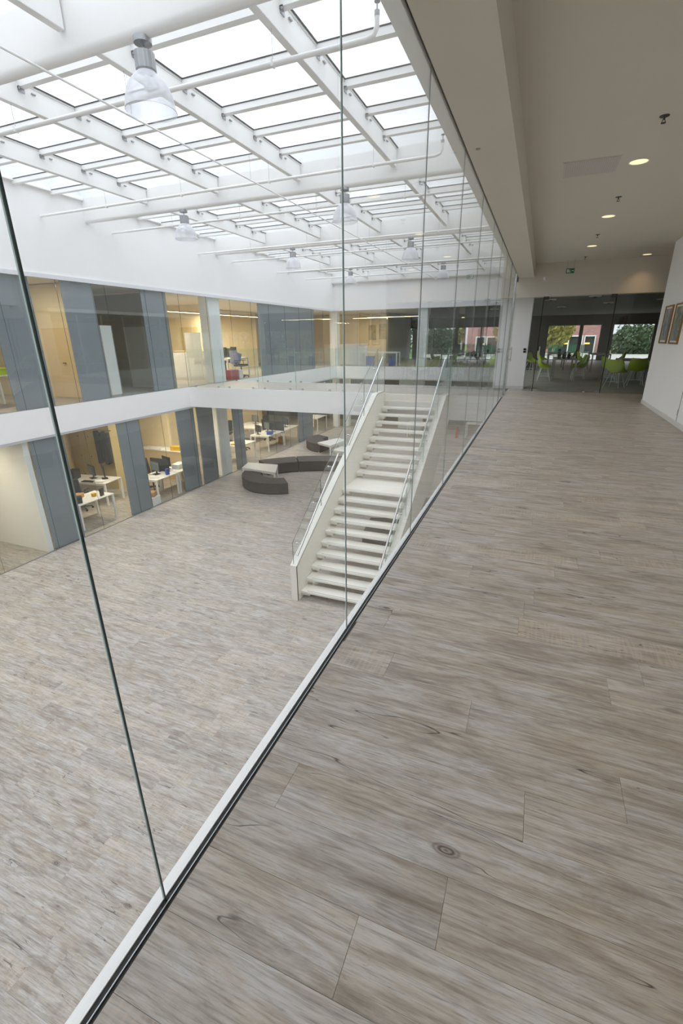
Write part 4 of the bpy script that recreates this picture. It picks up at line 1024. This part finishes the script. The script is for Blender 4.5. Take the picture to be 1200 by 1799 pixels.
box(.692, .711, 14.54, 14.577, 0, 2.45).build('glass_edge', BLACK, d); box(2.405, 2.422, 14.54, 14.577, 0, 2.45).build('glass_edge', BLACK, d)
t = thing('door_stop', 'small chrome stop on the floor before the canteen door', 'door stop', (2.05, 14.75, 0)); MB().lathe([(0, .02), (.05, .015), (.06, 0)], n=16).build('stop', CHROME, t)

# ------------------------------------------------------------------ canteen furniture
def table(label, loc, w, dp, rz=0, h=.72):
    t = thing('dining_table', label, 'table', loc, rz)
    box(-w/2, w/2, -dp/2, dp/2, h-.03, h).build('table_top', TABG, t, bevel=.003)
    for x in (-w/2+.03, w/2-.03):
        for y in (-dp/2+.03, dp/2-.03): box(x-.025, x+.025, y-.025, y+.025, 0, h-.03).build('leg', ALU, t)
    return t
def shell_chair():
    t = thing('shell_chair', 'lime', 'chair', (0, 0, 0), 0, 'lime green shell chairs in the canteen')
    # shell: grid from front lip over the seat up to the back, with raised arms
    prof = [(-.24, .42), (-.20, .445), (-.08, .435), (.06, .425), (.16, .45), (.215, .54), (.24, .66), (.265, .80)]
    nx = 8; v = []; f = []
    for j, (y, z) in enumerate(prof):
        wd = [.20, .235, .25, .255, .26, .26, .245, .19][j]
        lift = [.0, .01, .05, .12, .17, .12, .06, .02][j]; curl = [.0, .0, .0, -.01, -.03, -.06, -.09, -.06][j]
        for i in range(nx+1):
            s = i/nx*2-1; v.append((s*wd, y+curl*abs(s)**2.0, z+lift*abs(s)**3))
    n = len(v); v += [(a, b+.006, c-.010) for a, b, c in v]
    for j in range(len(prof)-1):
        for i in range(nx):
            a = j*(nx+1)+i; q = (a, a+1, a+nx+2, a+nx+1); f.append(q); f.append(tuple(k+n for k in reversed(q)))
    J = len(prof)-1
    for i in range(nx):
        f.append((i, i+n, i+1+n, i+1)); a = J*(nx+1)+i; f.append((a, a+1, a+1+n, a+n))
    for j in range(J):
        a = j*(nx+1); b = a+nx; f.append((a, a+nx+1, a+nx+1+n, a+n)); f.append((b, b+n, b+nx+1+n, b+nx+1))
    MB().add(v, f).build('seat_shell', LIME, t, smooth=True)
    for sx in (-1, 1):
        for sy in (-1, 1): MB().tube([(sx*.12, sy*.10, .425), (sx*.22, sy*.21, 0.0)], .008, 6).build('leg', LEGW, t)
    MB().tube([(-.18, -.17, .16), (.18, .17, .16)], .005, 5).tube([(-.18, .17, .16), (.18, -.17, .16)], .005, 5).build('cross_brace', LEGW, t)
    return t
ch0 = shell_chair()
table('grey dining table with three black flower pots near the canteen glass', (1.62, 19.2, 0), .72, 2.3)
spots = [(1.0, 18.1, 90, 'lime shell chair at the near left of the table with black pots'), (1.0, 18.75, 90, 'lime shell chair, second along the left of the potted table'), (.98, 19.5, 95, 'lime shell chair, third along the left of the potted table'),
         (2.12, 18.6, -90, 'lime shell chair at the near right of the table with black pots'), (2.12, 19.25, -95, 'lime shell chair, second along the right of the potted table'), (2.15, 20.0, -90, 'lime shell chair, third along the right of the potted table'),
         (.5, 22.4, 60, 'lone lime shell chair behind the white pillar'),
         (3.0, 17.9, 90, 'lime shell chair on the left of the right-hand canteen table'), (3.0, 18.6, 95, 'second lime shell chair left of the right-hand canteen table'),
         (3.6, 17.15, 180, 'lime shell chair at the near end of the right-hand canteen table'), (4.2, 17.9, -90, 'lime shell chair right of the right-hand canteen table'), (4.2, 18.6, -90, 'second lime shell chair right of the right-hand canteen table'), (2.95, 16.3, 150, 'lime shell chair pulled out towards the canteen glass'),
         (2.55, 23.6, 90, 'darker lime shell chair left of the back canteen table'), (2.6, 24.4, 90, 'second lime shell chair left of the back canteen table'), (3.9, 23.6, -90, 'lime shell chair right of the back canteen table'),
         (.9, 24.6, 90, 'lime shell chair at the long table by the windows'), (2.1, 25.2, -90, 'lime shell chair right of the long table by the windows'), (.9, 25.4, 90, 'second lime shell chair at the long table by the windows')]
for i, (x, y, rz, l) in enumerate(spots):
    c = ch0 if i == 0 else dup(ch0)
    c.location = (x, y, 0); c.rotation_euler = (0, 0, R(rz)); c['label'] = l
table('right-hand grey dining table partly behind the white wall', (3.6, 18.4, 0), .72, 1.6)
table('grey dining table deeper in the canteen towards the windows', (3.2, 24.0, 0), .72, 1.8)
table('long grey dining table by the canteen windows', (1.5, 25.2, 0), .72, 2.4)
def pot(label, x, y, s=1.0):
    t = thing('flower_pot', label, 'plant pot', (x, y, .72))
    MB().lathe([(0, 0), (.05*s, 0), (.07*s, .14*s), (.066*s, .14*s), (.05*s, .12*s), (0, .12*s)], n=20).build('pot', POTB, t, smooth=True)
    rg = random.Random(int(x*100+y*10)); m = MB()
    for k in range(22):
        a = rg.random()*2*PI; l = .09+rg.random()*.12; el = .3+rg.random()*.9
        d = Vector((math.cos(a)*math.cos(el), math.sin(a)*math.cos(el), math.sin(el))); p = Vector((0, 0, .12*s)); sd = Vector((-math.sin(a), math.cos(a), 0))*.022
        m.add([p, p+d*l*.5+sd, p+d*l+Vector((0, 0, -.02)), p+d*l*.5-sd], [(0, 1, 2, 3)])
    m.build('foliage', LEAF, t)
pot('black flower pot with leaves, left of the three on the near canteen table', 1.42, 18.6); pot('black flower pot with leaves, middle of the three on the near canteen table', 1.58, 18.62); pot('black flower pot with leaves, right of the three on the near canteen table', 1.72, 18.4)
pot('small dark pot on the long table by the windows', 1.6, 24.8)
cardbox('dark square bin beside the white pillar in the canteen', .35, 24.2, 0, .36, .36, .42, mat('dark_bin', (60, 58, 56), .6), 0, 'waste_bin', 'bin')
for i, (x, y) in enumerate(((.9, 19), (2.2, 18.2), (3.8, 17.6), (1.4, 24), (3.0, 22), (4.6, 21))):
    t = thing('ceiling_spot', ['square spotlight over the potted table', 'square spotlight in the canteen ceiling left of the door edge', 'square spotlight near the right canteen table', 'spotlight over the long window table', 'spotlight in the middle of the canteen ceiling', 'spotlight at the far right of the canteen ceiling'][i], 'light', (x, y, 2.66), 0, 'canteen ceiling spotlights')
    box(-.18, .18, -.06, .06, -.03, 0).build('housing', STEELW, t, bevel=.003); MB().lathe([(0, -.07), (.04, -.06), (.045, -.03)], n=14).build('lamp_head', DGREY, t)
for i, x in enumerate((2.9,)):
    m = MB(); 
    for k in range(8): m.obox((x-.0+k*.05, 33.9+.02*(k % 2), 1.05), .045, .035, 2.0)
# pendant lamps seen through garden windows belong to the brick building
# ------------------------------------------------------------------ outdoors
gd = MB().box(-60, 60, 34.3, 110, -.12, -.06); struct(gd.build('ground', GRASS), 'lawn beyond the building', 'lawn')
struct(MB().box(-8, 9, 34.3, 49.5, -.06, -.03).build('terrace', PAVE), 'paved terrace outside the canteen', 'terrace')
b = thing('brick_building', 'red brick building across the terrace with white door and windows', 'building', (0, 50, -.1))
op = [(-5.2, -4.25, 0, 1.55, 'door'), (1.9, 4.25, .15, 1.5, 'win'), (4.35, 5.3, 0, 1.5, 'door')]
m = MB(); m.box(-6.6, 6.1, 0, 6, 1.55, 6.5); x = -6.6
for a, c_, z0, z1, k in op: m.box(x, a, 0, 6, 0, 1.55); x = c_
m.box(x, 6.1, 0, 6, 0, 1.55); m.build('wall', BRICK, b)
for a, c_, z0, z1, k in op:
    f = MB().box(a, c_, -.05, .1, z1-.02, z1+.08).box(a, a+.09, -.05, .1, 0, z1).box(c_-.09, c_, -.05, .1, 0, z1)
    if k == 'win': f.box((a+c_)/2-.05, (a+c_)/2+.05, -.05, .1, 0, z1)
    fo = f.build('window_frame' if k == 'win' else 'door_frame', WHITE, b)
    box(a+.09, c_-.09, .3, .35, 0, z1).build('pane', DKGL, fo)
    box((a+c_)/2-.35, (a+c_)/2+.05, .2, .26, .82, .95).build('hanging_lamp', mat('warm_pendant', (240, 200, 90), .5, emit=(255, 200, 90), es=1.5), fo)
def tree(label, x, y, r, zc, m, n=900, flat=1.0, name='garden_tree', trunk=True, cat='tree'):
    t = thing(name, label, cat, (x, y, -.06)); rg = random.Random(int(x*13+y*7)); mb = MB()
    for k in range(n):
        while True:
            p = Vector((rg.uniform(-1, 1), rg.uniform(-1, 1), rg.uniform(-1, 1)))
            if .35 < p.length < 1: break
        p = Vector((p.x*r, p.y*r, p.z*r*flat)); s = .14*(.6+rg.random()); a = Vector((rg.gauss(0, 1), rg.gauss(0, 1), rg.gauss(0, 1))).normalized(); c = a.orthogonal().normalized(); e_ = a.cross(c)
        q = p+Vector((0, 0, zc)); 
        if q.z < .05: continue
        mb.add([q-c*s, q+e_*s*.6, q+c*s, q-e_*s*.6], [(0, 1, 2, 3)])
    mb.build('foliage', m, t)
    if trunk: MB().tube([(0, 0, 0), (.05, 0, zc*.5), (0, .05, zc)], .16, 8, r2=.07).build('trunk', TRUNK, t, smooth=True)
    else: MB().tube([(0, 0, 0), (0, 0, zc*.8)], .05, 6).build('stem', TRUNK, t)
tree('yellow-green tree outside the left canteen window', 1.5, 44, 1.7, 2.2, LEAFY, 2600)
tree('dark bushy tree beyond the far meeting room', -8.0, 46, 2.2, 2.0, LEAFD, 2600)
tree('olive tree at the left of the brick building', -6.6, 42, 1.3, 1.6, LEAFY, 1300)
tree('tall dark tree behind the far rooms', -12.5, 52, 4, 3.5, LEAFD, 3000)
tree('tall green tree beyond the right canteen windows', 11.5, 58, 4, 4.0, LEAFD, 3000)
tree('dark tree at the far right of the garden', 21.0, 62, 5, 4.0, LEAFD, 3000)
tree('wide clipped hedge outside the right canteen window', 8.2, 48, 2.2, .9, LEAFD, 2600, .65, 'hedge', False, 'hedge')
tree('low green shrub outside the far meeting room', -3.4, 40, .9, .4, LEAF, 700, .7, 'shrub', False, 'shrub')
def garden_chair(label, x, y, rz):
    t = thing('garden_chair', label, 'chair', (x, y, -.03), R(rz), 'green slatted garden chairs on the terrace')
    for i in range(5): box(-.22, .22, -.2+i*.085, -.13+i*.085, .43, .45).build('seat_slat', GCH, t)
    for i in range(4): box(-.22+i*.12, -.16+i*.12, .2, .22, .45, .9).build('back_slat', GCH, t)
    for sx in (-.2, .2):
        for sy in (-.18, .2): MB().tube([(sx, sy, 0), (sx, sy, .45 if sy < 0 else .9)], .014, 6).build('leg', GCH, t)
    return t
gc = garden_chair('green garden chair on the terrace, left of the row', 2.0, 37.5, 20)
for x, y, rz, l in ((2.7, 37.8, -30, 'green garden chair on the terrace, second of the row'), (3.3, 38.4, 160, 'green garden chair on the terrace before the white door'), (3.7, 37.6, 90, 'green garden chair on the terrace, right of the row'), (1.5, 38.8, 0, 'green garden chair beside the yellow-green tree'), (-2.2, 37.6, 30, 'green garden chair outside the meeting room'), (-1.5, 38.2, -60, 'second green garden chair outside the meeting room')):
    dup(gc, l, (x, y, -.03), R(rz))
